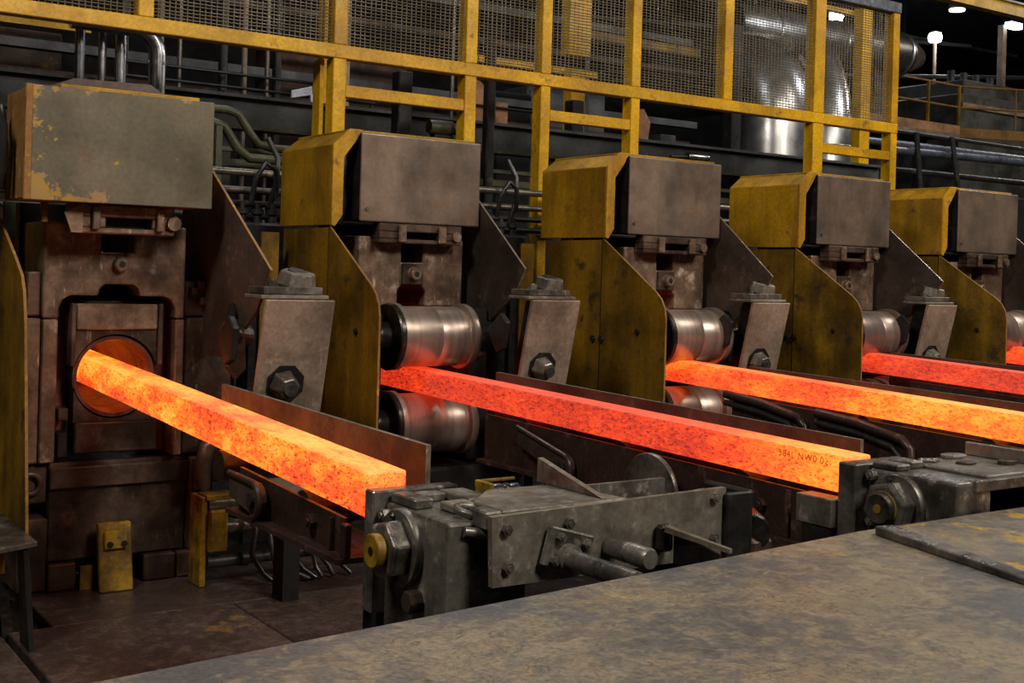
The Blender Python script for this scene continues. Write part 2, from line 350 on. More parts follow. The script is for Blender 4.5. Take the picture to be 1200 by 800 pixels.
def solo(name, mb, mats, base, label=None, cat=None, group=None, kind=None, bev=0.0, seg=1):
    mats = [mats] if isinstance(mats, str) else mats
    o = bpy.data.objects.new(name, mesh_of(name, mb, base, mats)); col.objects.link(o)
    o.location = (base[0], base[1], base[2] + ZO); BASE[o.name] = tuple(base)
    if bev: bevel(o, bev, seg)
    return tag(o, label, cat, group, kind)
def bevel(o, wd, seg):
    m = o.modifiers.new('bevel', 'BEVEL'); m.width = wd; m.segments = seg; m.limit_method = 'ANGLE'; m.angle_limit = R(40)
def copy_tree(o, parent=None):
    c = o.copy(); col.objects.link(c); c.parent = parent
    BASE[c.name] = BASE.get(o.name)
    for ch in [q for q in list(bpy.data.objects) if q.parent == o]: copy_tree(ch, c)
    return c
def hexbolt(mb, c, axis_dir, r, h, rot=0.0):
    c = Vector(c); d = Vector(axis_dir).normalized()
    mb.cyl(c, c + d * h, r, r, n=6, rot=rot, smooth=False); mb.cyl(c + d * h * 0.9, c + d * h * 1.25, r * 0.55, r * 0.5, n=14)
    return mb

BAR = [2.157 + 2.114 * k for k in range(5)]           # strand centre lines
STX = [2.07, 4.30, 6.49, 8.60, 10.62]                  # stand centre lines
STY = [6.80, 7.40, 7.20, 7.20, 7.24]                   # cover fronts

# ================================================================== SETTING
FL = -1.9
solo('floor', MB().box(-8, 46, -9, 34, FL - 0.25, FL - 0.06), 'dark', (0, 0, FL), kind='structure')
FLOOR = bpy.data.objects['floor']
for i, (x0, x1, y0, y1, dz) in enumerate([(1.66, 3.9, 6.49, 7.5, 0.0), (1.44, 2.62, 4.4, 6.475, 0.004), (2.635, 3.85, 4.4, 6.475, 0.0),
                                         (-0.4, 1.40, 4.4, 6.40, 0.008), (-0.4, 1.40, 6.42, 8.4, 0.0), (-0.4, 1.40, 2.3, 4.38, 0.0), (1.44, 3.85, 2.3, 4.38, 0.0)]):
    part('floor_plate', MB().box(x0, x1, y0, y1, FL - 0.055, FL + dz), 'floor_plate', FLOOR, bev=0.006)
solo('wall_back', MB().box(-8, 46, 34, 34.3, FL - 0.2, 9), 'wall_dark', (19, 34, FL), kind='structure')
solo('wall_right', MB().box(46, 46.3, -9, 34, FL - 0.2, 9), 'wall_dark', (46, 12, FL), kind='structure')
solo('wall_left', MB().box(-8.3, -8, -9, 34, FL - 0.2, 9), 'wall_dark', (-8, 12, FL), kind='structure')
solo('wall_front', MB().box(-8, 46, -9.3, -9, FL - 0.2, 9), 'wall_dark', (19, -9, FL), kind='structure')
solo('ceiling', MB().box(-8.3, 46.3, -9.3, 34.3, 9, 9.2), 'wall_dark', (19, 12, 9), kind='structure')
# raised walking deck in the foreground (its far edge runs almost along the row of strands)
DZ = -0.93
deck = MB().prism([(-5, -4), (9, -4), (9, 3.02), (3.66, 3.0), (0.8, 2.72), (-5, 2.14)], 'z', DZ - 0.035, DZ)
solo('steel_deck', deck, 'deck', (2, 0, DZ), kind='structure', bev=0.004)
DECK = bpy.data.objects['steel_deck']
part('deck_beam', MB().box(-4.8, 8.8, 1.75, 1.9, DZ - 0.24, DZ - 0.036), 'dark', DECK)
for x in (-2.0, 1.2, 4.6, 7.6): part('deck_leg', MB().box(x - 0.07, x + 0.07, 1.76, 1.89, FL - 0.05, DZ - 0.242), 'dark', DECK)
solo('deck_cover_plate', MB().prism([(3.50, 2.1), (3.30, 1.3), (3.0, -3.5), (8.5, -3.5), (8.5, 2.92), (4.22, 2.94), (3.76, 2.915)], 'z', DZ + 0.001, DZ + 0.02), 'deck_yellow', (6, 0, DZ), kind='structure', bev=0.003)
solo('deck_edge_bar', MB().hexa([(3.66, 2.925, DZ), (3.74, 2.905, DZ), (3.53, 2.14, DZ), (3.47, 2.16, DZ), (3.66, 2.925, DZ + 0.034), (3.74, 2.905, DZ + 0.034), (3.53, 2.14, DZ + 0.022), (3.47, 2.16, DZ + 0.022)]), 'grey_steel', (3.66, 2.9, DZ), 'flat dark steel bar along the left edge of the yellow-striped deck plate', 'steel bar', bev=0.004)

# ================================================================== BILLETS
BZ = [  # top height at y=7.2 and slope
    (-0.620, 0.0377, 3.91, 8.3), (-0.688, 0.0195, 3.51, 7.98), (-0.638, 0.030, 1.2, 7.79), (-0.603, 0.032, 1.5, 7.79), (-0.575, 0.03, 2.5, 7.82)]
billet_mat('hot1', 0.70, 3.9, 0.09, 7.2, 0.10, blotch=0.36, speck=0.50)
billet_mat('hot2', 0.47, 3.5, 0.40, 4.7, 0.0, blotch=0.12, speck=0.34)
billet_mat('hot3', 0.66, 4.6, 0.20, 5.9, 0.0, blotch=0.22, speck=0.3)
billet_mat('hot4', 0.46, 4.0, 0.06, 7.0, 0.0, blotch=0.16, speck=0.25)
billet_mat('hot5', 0.55, 4.0, 0.05, 7.0, 0.0, blotch=0.1, speck=0.2)
BL = ['bright orange glowing steel billet coming out of the round hole on the left', 'red glowing steel billet with yellow-hot stamped end, second from left',
      'orange glowing billet in the middle turning yellow towards the right edge', 'red glowing billet, second from the right, running past the picture edge',
      'short visible piece of red glowing billet at the far right edge']
for k, (zt, sl, y0, y1) in enumerate(BZ):
    x0, x1 = BAR[k] - 0.08, BAR[k] + 0.08
    if k == 0: x0, x1 = 2.077, 2.245
    n = 24; mb = MB(); vs = []; fs = []
    for i in range(n + 1):
        y = y0 + (y1 - y0) * i / n; z = zt - sl * (7.2 - y); j = 0.0016 * math.sin(i * 1.7 + k)
        vs += [(x0 + j, y, z - 0.162), (x1 - j, y, z - 0.162), (x1 + j, y, z), (x0 - j, y, z)]
    for i in range(n):
        for q in range(4): fs.append((i * 4 + q, i * 4 + (q + 1) % 4, i * 4 + 4 + (q + 1) % 4, i * 4 + 4 + q))
    fs += [(0, 3, 2, 1), (n * 4, n * 4 + 1, n * 4 + 2, n * 4 + 3)]
    mb._add(vs, fs)
    # object origin stays at the world's y zero so that heat along the bar follows the strand
    o = solo('hot_billet', mb, 'hot%d' % (k + 1), (BAR[k], 0, -0.8), BL[k], 'billet', 'glowing billets on the five strands', bev=0.008, seg=2)
# stamped heat number near the end of the second billet
fc = bpy.data.curves.new('stamp', 'FONT'); fc.body = '384L NW0 027'; fc.size = 0.044; fc.extrude = 0.0006; fc.space_character = 1.15
fo = bpy.data.objects.new('stamp_tmp', fc); col.objects.link(fo)
bpy.context.view_layer.update()
me = bpy.data.meshes.new_from_object(fo.evaluated_get(bpy.context.evaluated_depsgraph_get()))
bpy.data.objects.remove(fo)
m, nt, b = nt_new('stamp_scale'); b.inputs['Base Color'].default_value = (0.10, 0.03, 0.02, 1)
b.inputs['Emission Color'].default_value = (0.42, 0.022, 0.006, 1); b.inputs['Emission Strength'].default_value = 1.0
me.materials.clear(); me.materials.append(m)
st = bpy.data.objects.new('heat_stamp', me); col.objects.link(st)
bil2 = [o for o in bpy.data.objects if o.name.startswith('hot_billet') and 'stamped' in o['label']][0]
# text runs towards the viewer (-y) on the face that looks towards -x
st.parent = bil2
st.matrix_local = Matrix.Translation((-0.0832, 3.90, 0.8 - 0.807)) @ Matrix(((0, 0, -1, 0), (-1, 0, 0, 0), (-0.02, 1, 0, 0), (0, 0, 0, 1)))
st['label'] = 'dark stamped number on the glowing steel'

# ================================================================== STANDS
def roll(parent, x0, x1, y, z, r, fl, nm='roll'):
    w_ = x1 - x0
    prof = [(0, fl * 0.55), (0, fl * 0.9), (0.012, fl), (0.045, fl), (0.05, r * 1.01), (0.07, r), (w_ * 0.5 - 0.003, r), (w_ * 0.5, r * 0.992), (w_ * 0.5 + 0.003, r), (w_ - 0.11, r), (w_ - 0.105, r * 0.93), (w_ - 0.075, r * 0.93), (w_ - 0.07, fl), (w_ - 0.03, fl), (w_ - 0.012, fl * 0.96), (w_, fl * 0.85), (w_, fl * 0.5)]
    p = part(nm, MB().lathe((x0, y, z), 'x', prof, n=56), 'roll', parent)
    part('roll_flange', MB().lathe((x0 - 0.03, y, z), 'x', [(0, fl * 0.6), (0, fl * 0.97), (0.01, fl * 1.005), (0.034, fl * 1.005), (0.034, fl * 0.7)], n=56), 'roll_dark', p)
    part('roll_neck', MB().cyl((x0 - 0.2, y, z), (x1 + 0.2, y, z), fl * 0.45), 'roll_dark', p)
    return p
SHIELD = [(0.06, 0.265), (-0.56, -0.12), (-0.62, -0.17), (-0.66, -0.235), (-0.675, -0.31)]
def stand(k, label):
    X, Y = STX[k], STY[k]
    t = thing('roller_stand', (X, Y, FL), label, 'roller stand', 'withdrawal stands in a row')
    b_ = lambda x0, x1, y0, y1, z0, z1: MB().box(X + x0, X + x1, Y + y0, Y + y1, z0, z1)
    # cover
    c = part('cover_box', b_(-0.475, 0.475, 0.012, 0.42, 0.315, 0.895), 'dark', t)
    part('cover_panel', b_(-0.48, 0.48, -0.012, 0.01, 0.305, 0.905), 'cover', t, bev=0.018, seg=3)
    for zz in (0.36,): part('panel_bolt', MB().cyl((X - 0.43, Y - 0.02, zz + 0.03), (X - 0.43, Y - 0.01, zz + 0.03), 0.014, n=10), 'pipe', c)
    # yellow hood wrapped around the left side and the top
    h = part('hood_side_panel', b_(-0.67, -0.65, 0.05, 0.87, 0.27, 0.81), 'yellow', t, bev=0.004)
    part('hood_chamfer_panel', MB().hexa([(X - 0.67, Y + 0.05, 0.81), (X - 0.65, Y + 0.05, 0.80), (X - 0.65, Y + 0.87, 0.80), (X - 0.67, Y + 0.87, 0.81),
                                   (X - 0.545, Y + 0.05, 0.91), (X - 0.53, Y + 0.05, 0.895), (X - 0.53, Y + 0.87, 0.895), (X - 0.545, Y + 0.87, 0.91)]), 'yellow', h, bev=0.003)
    part('hood_top_panel', b_(-0.545, 0.46, 0.05, 0.87, 0.905, 0.925), 'yellow', h, bev=0.003)
    part('hood_front_frame', MB().prism([(X - 0.672, 0.27), (X - 0.672, 0.812), (X - 0.55, 0.926), (X - 0.46, 0.926), (X - 0.50, 0.85), (X - 0.59, 0.73), (X - 0.59, 0.34), (X - 0.645, 0.262)], 'y', Y + 0.025, Y + 0.05, edge=0), 'yellow', h, bev=0.003)
    # machinery glimpsed in the gap between hood and cover
    part('drive_unit', b_(-0.63, -0.49, 0.22, 0.8, 0.28, 0.79), 'dark', t, bev=0.02)
    part('drive_hose', MB().tube([(X - 0.55, Y + 0.16, 0.86), (X - 0.545, Y + 0.12, 0.75), (X - 0.55, Y + 0.13, 0.55), (X - 0.54, Y + 0.12, 0.42), (X - 0.53, Y + 0.2, 0.30)], 0.025), 'hose', t)
    # side shields
    f = [(Y + p, z) for p, z in SHIELD]
    part('front_shield', MB().prism([(Y + 0.06, -1.62), (Y + 0.06, 0.265)] + f[1:] + [(Y - 0.68, -1.62)], 'x', X - 0.67, X - 0.655, edge=1), ['yellow_old', 'rust_edge'], t)
    part('rear_shield', MB().prism([(Y + 0.072, -1.62), (Y + 0.072, 0.255), (Y + 0.80, 0.25), (Y + 0.80, -1.62)], 'x', X - 0.668, X - 0.653, edge=1), ['yellow_old', 'dark'], t)
    part('bolt', hexbolt(MB(), (X - 0.671, Y - 0.38, -0.42), (-1, 0, 0), 0.022, 0.012), 'dark', t)
    part('bolt', hexbolt(MB(), (X - 0.671, Y + 0.04, -0.50), (-1, 0, 0), 0.028, 0.014), 'dark', t)
    part('bolt', hexbolt(MB(), (X - 0.671, Y + 0.14, -0.50), (-1, 0, 0), 0.028, 0.014), 'dark', t)
    part('inner_plate', MB().prism([(Y + 0.36, 0.75), (Y - 0.575, 0.015), (Y - 0.45, -0.17), (Y - 0.05, -0.42), (Y + 0.75, -0.50), (Y + 0.75, 0.75)], 'x', X + 0.50, X + 0.515, edge=1), ['plate_brown', 'edge_steel'], t)
    # housing with slot, adjusting bolt and arch
    prof = [(-.42, .21), (-.42, -.27), (-.11, -.27), (-.11, -.16), (-.08, -.125), (.08, -.125), (.11, -.16), (.11, -.27), (.42, -.27), (.42, .21), (.085, .21), (.085, .035), (-.085, .035), (-.085, .21)]
    part('housing', MB().prism([(X + a, z) for a, z in prof], 'y', Y + 0.10, Y + 0.60), 'housing', t, bev=0.012, seg=2)
    part('housing_back', b_(-0.42, 0.42, 0.605, 0.75, -1.30, 0.30), 'dark', t)
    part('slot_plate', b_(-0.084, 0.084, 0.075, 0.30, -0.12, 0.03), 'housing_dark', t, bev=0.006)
    ab = part('adjusting_bolt', MB().lathe((X + 0.0, Y + 0.076, -0.045), 'y', [(-0.05, 0.018), (-0.05, 0.036), (-0.045, 0.042), (-0.01, 0.044), (0, 0.05)], n=24), 'housing', t)
    part('bolt_hole', MB().cyl((X, Y + 0.024, -0.045), (X, Y + 0.0255, -0.045), 0.019, n=16), 'dark', ab)
    # hanger bracket under the cover
    hb = part('hanger_bracket', b_(-0.33, 0.33, -0.02, 0.09, 0.245, 0.30).box(X - 0.33, X + 0.33, Y - 0.02, Y + 0.09, 0.165, 0.195).box(X - 0.33, X - 0.14, Y - 0.02, Y + 0.09, 0.196, 0.244).box(X + 0.14, X + 0.33, Y - 0.02, Y + 0.09, 0.196, 0.244), 'housing_dark', t, bev=0.006)
    part('bracket_lug', b_(-0.19, -0.13, -0.05, -0.021, 0.17, 0.29), 'housing', hb, bev=0.008)
    part('bracket_lug', b_(0.13, 0.19, -0.05, -0.021, 0.17, 0.29), 'housing', hb, bev=0.008)
    part('bracket_lug', MB().cyl((X + 0.28, Y - 0.045, 0.225), (X + 0.28, Y - 0.021, 0.225), 0.035, n=14), 'housing', hb)
    # rolls, chocks, base
    roll(t, X - 0.33, X + 0.28, Y - 0.2, -0.465, 0.205, 0.225, 'upper_roll')
    roll(t, X - 0.33, X + 0.28, Y - 0.2, -1.055, 0.205, 0.225, 'lower_roll')
    part('roll_chock', b_(-0.56, -0.43, -0.3, 0.55, -1.35, -0.30), 'dark', t, bev=0.02)
    part('roll_chock', b_(0.345, 0.49, -0.16, 0.55, -1.35, -0.27), 'dark', t, bev=0.02)
    part('chock_lug', b_(0.35, 0.45, -0.22, -0.165, -0.62, -0.48), 'housing_dark', t, bev=0.02)
    part('chock_lug', b_(0.36, 0.46, -0.2, -0.165, -0.92, -0.80), 'hot_rust', t, bev=0.02)
    part('stand_base', b_(-0.62, 0.6, -0.25, 0.85, FL - 0.055, -1.36), 'dark', t, bev=0.02)
    return t
SL = [None, 'yellow-hooded roller stand with two steel rolls around the red billet, second from left', 'yellow-hooded roller stand with grey cover in the middle of the row',
      'yellow-hooded roller stand, fourth in the row, right of the middle one', 'yellow-hooded roller stand with shiny streaked cover at the far right']
for k in range(1, 5): stand(k, SL[k])

# ---- first stand: plain rusty cover, round billet port
X, Y = 2.04, 6.80
s1 = thing('roller_stand', (X, Y, FL), 'rusty roller stand with round billet opening and paint-chipped cover, leftmost', 'roller stand', 'withdrawal stands in a row')
part('cover_box', MB().box(1.525, 2.55, Y + 0.012, Y + 0.45, 0.31, 0.90), 'rust_edge', s1, bev=0.004)
part('cover_panel', MB().box(1.52, 2.556, Y - 0.012, Y + 0.01, 0.302, 0.915), 'cover_yellow', s1, bev=0.004)
part('cover_rim', MB().box(1.52, 1.555, Y - 0.02, Y - 0.0125, 0.302, 0.915), 'rust_edge', s1, bev=0.003)
part('cover_top_lip', MB().box(1.72, 2.50, Y + 0.08, Y + 0.30, 0.905, 0.945), 'yellow', s1, bev=0.004)
part('cover_top_plate', MB().prism([(1.60, 0.91), (1.86, 1.02), (2.3, 1.03), (2.42, 0.95), (2.42, 0.93), (1.62, 0.90)], 'y', Y + 0.35, Y + 0.75), 'plate_brown', s1)
part('hood_side_panel', MB().box(1.36, 1.38, Y + 0.35, Y + 1.0, 0.27, 0.86), 'plate_brown', s1)
part('drive_unit', MB().box(1.18, 1.34, Y + 0.1, Y + 0.7, 0.33, 0.86), 'dark', s1, bev=0.02)
part('drive_hose', MB().tube([(1.40, Y + 0.2, 0.80), (1.44, Y + 0.15, 0.7), (1.44, Y + 0.15, 0.45), (1.40, Y + 0.2, 0.33)], 0.03), 'shade_black', s1)
part('drive_hose', MB().tube([(1.46, Y + 0.3, 0.82), (1.475, Y + 0.25, 0.6), (1.47, Y + 0.28, 0.36)], 0.02), 'pipe_dark', s1)
part('rear_panel', MB().box(1.68, 1.90, 8.0, 8.03, -0.25, 0.34), 'green_grey', s1, bev=0.006)
part('left_shield', MB().prism([(Y + 0.46, 0.24), (Y - 0.01, -0.01), (Y - 0.16, -0.10), (Y - 0.215, -0.18), (Y - 0.26, -0.32), (Y - 0.42, -1.42), (Y + 0.46, -1.42)], 'x', 1.488, 1.503, edge=1), ['yellow_old', 'rust_edge'], s1)
part('inner_plate', MB().prism([(Y + 0.36, 0.58), (Y - 0.61, -0.035), (Y - 0.59, -0.07), (Y - 0.43, -0.268), (Y + 0.0, -0.55), (Y + 0.8, -0.6), (Y + 0.8, 0.7), (Y + 0.55, 0.7)], 'x', 2.67, 2.685, edge=1), ['plate_brown', 'rust_edge'], s1)
HY = 7.15
prof = [(1.722, .20), (1.722, -.345), (1.812, -.345), (1.812, -.29), (1.835, -.235), (1.88, -.215), (2.03, -.215), (2.04, -.17), (2.07, -.148), (2.23, -.148), (2.26, -.17), (2.27, -.215), (2.41, -.215), (2.46, -.235), (2.485, -.29), (2.485, -.345), (2.54, -.345), (2.54, .20), (2.228, .20), (2.228, .035), (2.042, .035), (2.042, .20)]
part('housing', MB().prism(prof, 'y', HY, HY + 0.5), 'housing', s1, bev=0.012, seg=2)
part('slot_plate', MB().box(2.043, 2.227, HY + 0.03, HY + 0.3, -0.145, 0.034), 'housing_dark', s1, bev=0.006)
ab = part('adjusting_bolt', MB().lathe((2.15, HY + 0.029, -0.03), 'y', [(-0.07, 0.018), (-0.07, 0.036), (-0.064, 0.043), (-0.02, 0.045), (-0.02, 0.055), (0, 0.058)], n=28), 'housing', s1)
part('bolt_hole', MB().cyl((2.15, HY - 0.0425, -0.03), (2.15, HY - 0.0415, -0.03), 0.019, n=16), 'dark', ab)
part('housing_back', MB().box(1.70, 2.60, HY + 0.51, HY + 0.62, -0.36, 0.32), 'dark', s1)
# frame columns beside the port
part('housing_column', MB().box(1.64, 1.718, HY + 0.03, HY + 0.5, -0.335, -0.085), 'housing', s1, bev=0.01)
part('housing_column', MB().box(1.64, 1.718, HY + 0.01, HY + 0.5, -1.165, -0.345), 'housing', s1, bev=0.008)
part('housing_column', MB().box(1.724, 1.81, HY, HY + 0.5, -1.165, -0.352), 'housing', s1, bev=0.008)
part('housing_column', MB().box(2.49, 2.545, HY, HY + 0.5, -1.165, -0.352), 'housing', s1, bev=0.008)
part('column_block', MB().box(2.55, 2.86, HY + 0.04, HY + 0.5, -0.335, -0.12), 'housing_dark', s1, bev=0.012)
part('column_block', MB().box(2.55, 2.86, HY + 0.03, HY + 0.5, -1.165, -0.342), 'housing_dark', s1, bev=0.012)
for xx, zz in ((2.60, -0.18), (2.66, -0.24), (2.64, -0.14), (2.72, -0.2)):
    part('cable_clamp', MB().box(xx - 0.022, xx + 0.022, HY - 0.02, HY + 0.038, zz - 0.024, zz + 0.024), 'housing_dark', s1, bev=0.006)
# port door with the round hole, guide strips left and right of it
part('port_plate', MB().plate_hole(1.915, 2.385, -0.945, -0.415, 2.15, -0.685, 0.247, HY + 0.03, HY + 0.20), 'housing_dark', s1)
part('port_top_plate', MB().box(1.915, 2.385, HY + 0.01, HY + 0.18, -0.412, -0.262), 'housing', s1, bev=0.008)
part('port_bottom_plate', MB().box(1.925, 2.40, HY + 0.02, HY + 0.19, -1.125, -0.948), 'housing_dark', s1, bev=0.008)
part('port_ring', MB().lathe((2.15, HY + 0.15, -0.685), 'y', [(0.0, 0.243), (-0.06, 0.244), (-0.10, 0.236), (-0.10, 0.216), (-0.02, 0.205), (0.10, 0.2), (0.10, 0.243), (0, 0.243)], n=56, cap=False), 'port_red', s1)
part('guide_strip', MB().box(1.885, 1.91, HY + 0.0, HY + 0.15, -0.62, -0.26), 'housing_dark', s1, bev=0.004)
part('guide_strip', MB().box(2.39, 2.415, HY + 0.0, HY + 0.15, -0.62, -0.26), 'housing_dark', s1, bev=0.004)
part('port_recess', MB().box(1.815, 2.485, HY + 0.19, HY + 0.50, -0.45, -0.25), 'port_red', s1)
part('port_recess', MB().box(1.815, 1.90, HY + 0.17, HY + 0.45, -1.15, -0.455), 'port_red', s1)
part('port_recess', MB().box(2.40, 2.485, HY + 0.17, HY + 0.45, -1.15, -0.455), 'port_red', s1)
part('recess_block', MB().box(1.83, 1.885, HY + 0.02, HY + 0.168, -0.93, -0.86), 'housing_dark', s1, bev=0.005)
part('recess_block', MB().box(1.83, 1.885, HY + 0.02, HY + 0.168, -1.14, -1.0), 'dark', s1, bev=0.005)
part('inner_barrel', MB().lathe((2.15, HY + 0.26, -0.685), 'y', [(0.0, 0.25), (0.9, 0.25), (0.9, 0.17), (0.0, 0.2), (0.0, 0.25)], n=40, cap=False), 'port_red', s1)
# hanger bracket below the cover
hb = part('hanger_bracket', MB().box(1.79, 2.38, 6.90, 7.0, 0.232, 0.30).box(1.79, 2.38, 6.90, 7.0, 0.14, 0.172).box(1.79, 1.99, 6.90, 7.0, 0.1725, 0.2315).box(2.25, 2.38, 6.90, 7.0, 0.1725, 0.2315), 'housing', s1, bev=0.008)
part('bracket_back', MB().box(1.9, 2.3, 7.0, 7.14, 0.14, 0.3), 'dark', hb)
for xx in (1.93, 2.29): part('bracket_lug', MB().box(xx - 0.022, xx + 0.022, 6.87, 6.899, 0.16, 0.29), 'housing', hb, bev=0.006)
part('bracket_lug', MB().cyl((2.37, 6.87, 0.21), (2.37, 6.899, 0.21), 0.04, n=16), 'housing', hb)
part('bracket_lug', MB().prism([(1.76, 0.25), (1.80, 0.14), (1.86, 0.14), (1.86, 0.30)], 'y', 6.89, 6.899), 'housing', hb)
part('hanger_bolt', MB().box(1.655, 1.69, 6.95, 6.99, 0.19, 0.30), 'yellow_part', s1, bev=0.004)
# lower housing block and feet
part('lower_block', MB().box(1.795, 2.60, 7.20, 7.8, -1.74, -1.175), 'housing_dark', s1, bev=0.01)
part('lower_block_band', MB().box(1.795, 2.60, 7.17, 7.199, -1.32, -1.20), 'housing_dark', s1, bev=0.006)
part('left_foot', MB().box(1.63, 1.79, 7.17, 7.7, FL + 0.005, -1.48), 'housing_dark', s1, bev=0.01)
part('left_pillar', MB().box(1.63, 1.785, 7.2, 7.7, -1.40, -1.18), 'housing_dark', s1, bev=0.01)
part('pillar_ring', MB().ring((1.69, 7.18, -1.28), 'y', 0.055, 0.018), 'housing_dark', s1)
for x0, x1 in ((1.795, 1.95), (2.06, 2.09), (2.20, 2.24), (2.34, 2.53), (2.545, 2.72)):
    part('foot', MB().box(x0, x1, 7.15, 7.6, FL + 0.002, -1.745), 'housing_dark', s1, bev=0.008)
part('right_pillar', MB().box(2.605, 2.74, 7.15, 7.7, -1.74, -1.18), 'housing_dark', s1, bev=0.01)
part('pillar_elbow', MB().tube([(2.66, 7.1, -1.36), (2.66, 7.1, -1.22), (2.69, 7.1, -1.12), (2.76, 7.1, -1.08), (2.84, 7.1, -1.07)], 0.05, n=12), 'housing_dark', s1)

# ================================================================== GUIDE POSTS (inclined grey posts between strands)
def guide_post(k, y, label):
    xb = BAR[k] + 0.415; ln = 0.24
    t = thing('guide_post', (xb + 0.2, y, FL), label, 'guide post', 'inclined guide posts beside the strands')
    def slab(x0, x1, d0, d1, z0, z1):      # leaning: foot lies further back
        f = lambda d, z: y + d + (-0.19 - z) * ln
        return [(x0, f(d0, z0), z0), (x1, f(d0, z0), z0), (x1, f(d1, z0), z0), (x0, f(d1, z0), z0), (x0, f(d0, z1), z1), (x1, f(d0, z1), z1), (x1, f(d1, z1), z1), (x0, f(d1, z1), z1)]
    part('post_face', MB().hexa(slab(xb, xb + 0.40, 0, 0.035, -1.3, -0.19)), 'plate_light', t, bev=0.006)
    part('post_side', MB().hexa(slab(xb + 0.10, xb + 0.125, 0.037, 0.22, -1.3, -0.2)), 'dark', t)
    part('post_side', MB().hexa(slab(xb + 0.37, xb + 0.395, 0.037, 0.22, -1.3, -0.2)), 'plate_brown', t)
    part('post_foot', MB().box(xb + 0.3, xb + 0.4, y + 0.36, y + 0.5, FL - 0.055, -1.305), 'shade_black', t)
    part('cap_plate', MB().box(xb - 0.02, xb + 0.37, y + 0.02, y + 0.26, -0.186, -0.165), 'grey_plate', t, bev=0.004)
    part('cap_plate', MB().box(xb + 0.0, xb + 0.34, y + 0.04, y + 0.26, -0.163, -0.122), 'grey_steel', t, bev=0.004)
    cb = part('cap_block', MB().cyl((xb + 0.23, y + 0.15, -0.12), (xb + 0.235, y + 0.135, -0.04), 0.115, 0.10, n=6, rot=0.35, smooth=False), 'grey_plate', t, bev=0.008, label='hexagonal steel block')
    part('block_recess', MB().cyl((xb + 0.236, y + 0.135, -0.0405), (xb + 0.2365, y + 0.1335, -0.036), 0.06, n=6, rot=0.3, smooth=False), 'dark', cb)
    part('cap_bolt', hexbolt(MB(), (xb + 0.08, y + 0.12, -0.12), (0, 0, 1), 0.028, 0.03), 'grey_steel', t)
    zc = -0.645; yc = y + (-0.19 - zc) * ln
    part('nut_recess', MB().cyl((xb + 0.165, yc + 0.002, zc), (xb + 0.165, yc - 0.010, zc - 0.0029), 0.112, n=8, rot=0.39, smooth=False), 'dark', t)
    nu = part('nut', MB().cyl((xb + 0.15, yc - 0.013, zc), (xb + 0.15, yc - 0.10, zc - 0.02), 0.085, 0.058, n=6, rot=0.2, smooth=False), 'grey_steel', t, bev=0.006)
    part('stud', MB().cyl((xb + 0.15, yc - 0.10, zc - 0.02), (xb + 0.15, yc - 0.125, zc - 0.026), 0.035, n=16), 'grey_steel', nu)
    # small lever beside the post
    part('post_lever', MB().prism([(y + 0.18, -0.28), (y + 0.10, -0.34), (y + 0.14, -0.52), (y + 0.22, -0.55), (y + 0.34, -0.40)], 'x', xb - 0.14, xb - 0.10), 'dark', t, bev=0.008)
guide_post(0, 6.00, 'light brown inclined steel post with hex nut, left of the second stand')
guide_post(1, 6.56, 'inclined steel post with hex nut standing left of the middle stand')
guide_post(2, 6.62, 'inclined steel post with hex nut standing left of the fourth stand')
guide_post(3, 6.62, 'narrow-looking inclined steel post left of the far right stand')
# latch hanging beside the first strand
lt = thing('latch', (2.66, 6.6, -0.6), 'dark lumpy steel latch hanging right of the billet opening', 'latch')
part('latch_body', MB().cyl((2.58, 6.55, -0.40), (2.72, 6.62, -0.42), 0.085, 0.07, n=8, smooth=False), 'housing_dark', lt, bev=0.01)
part('latch_tongue', MB().prism([(2.52, -0.40), (2.60, -0.30), (2.66, -0.36), (2.68, -0.60), (2.62, -0.66), (2.56, -0.58)], 'y', 6.50, 6.545), 'housing_dark', lt, bev=0.01)
part('latch_arm', MB().tube([(2.62, 6.6, -0.34), (2.66, 6.68, -0.27), (2.75, 6.8, -0.22), (2.8, 7.1, -0.22)], 0.03), 'dark', lt)

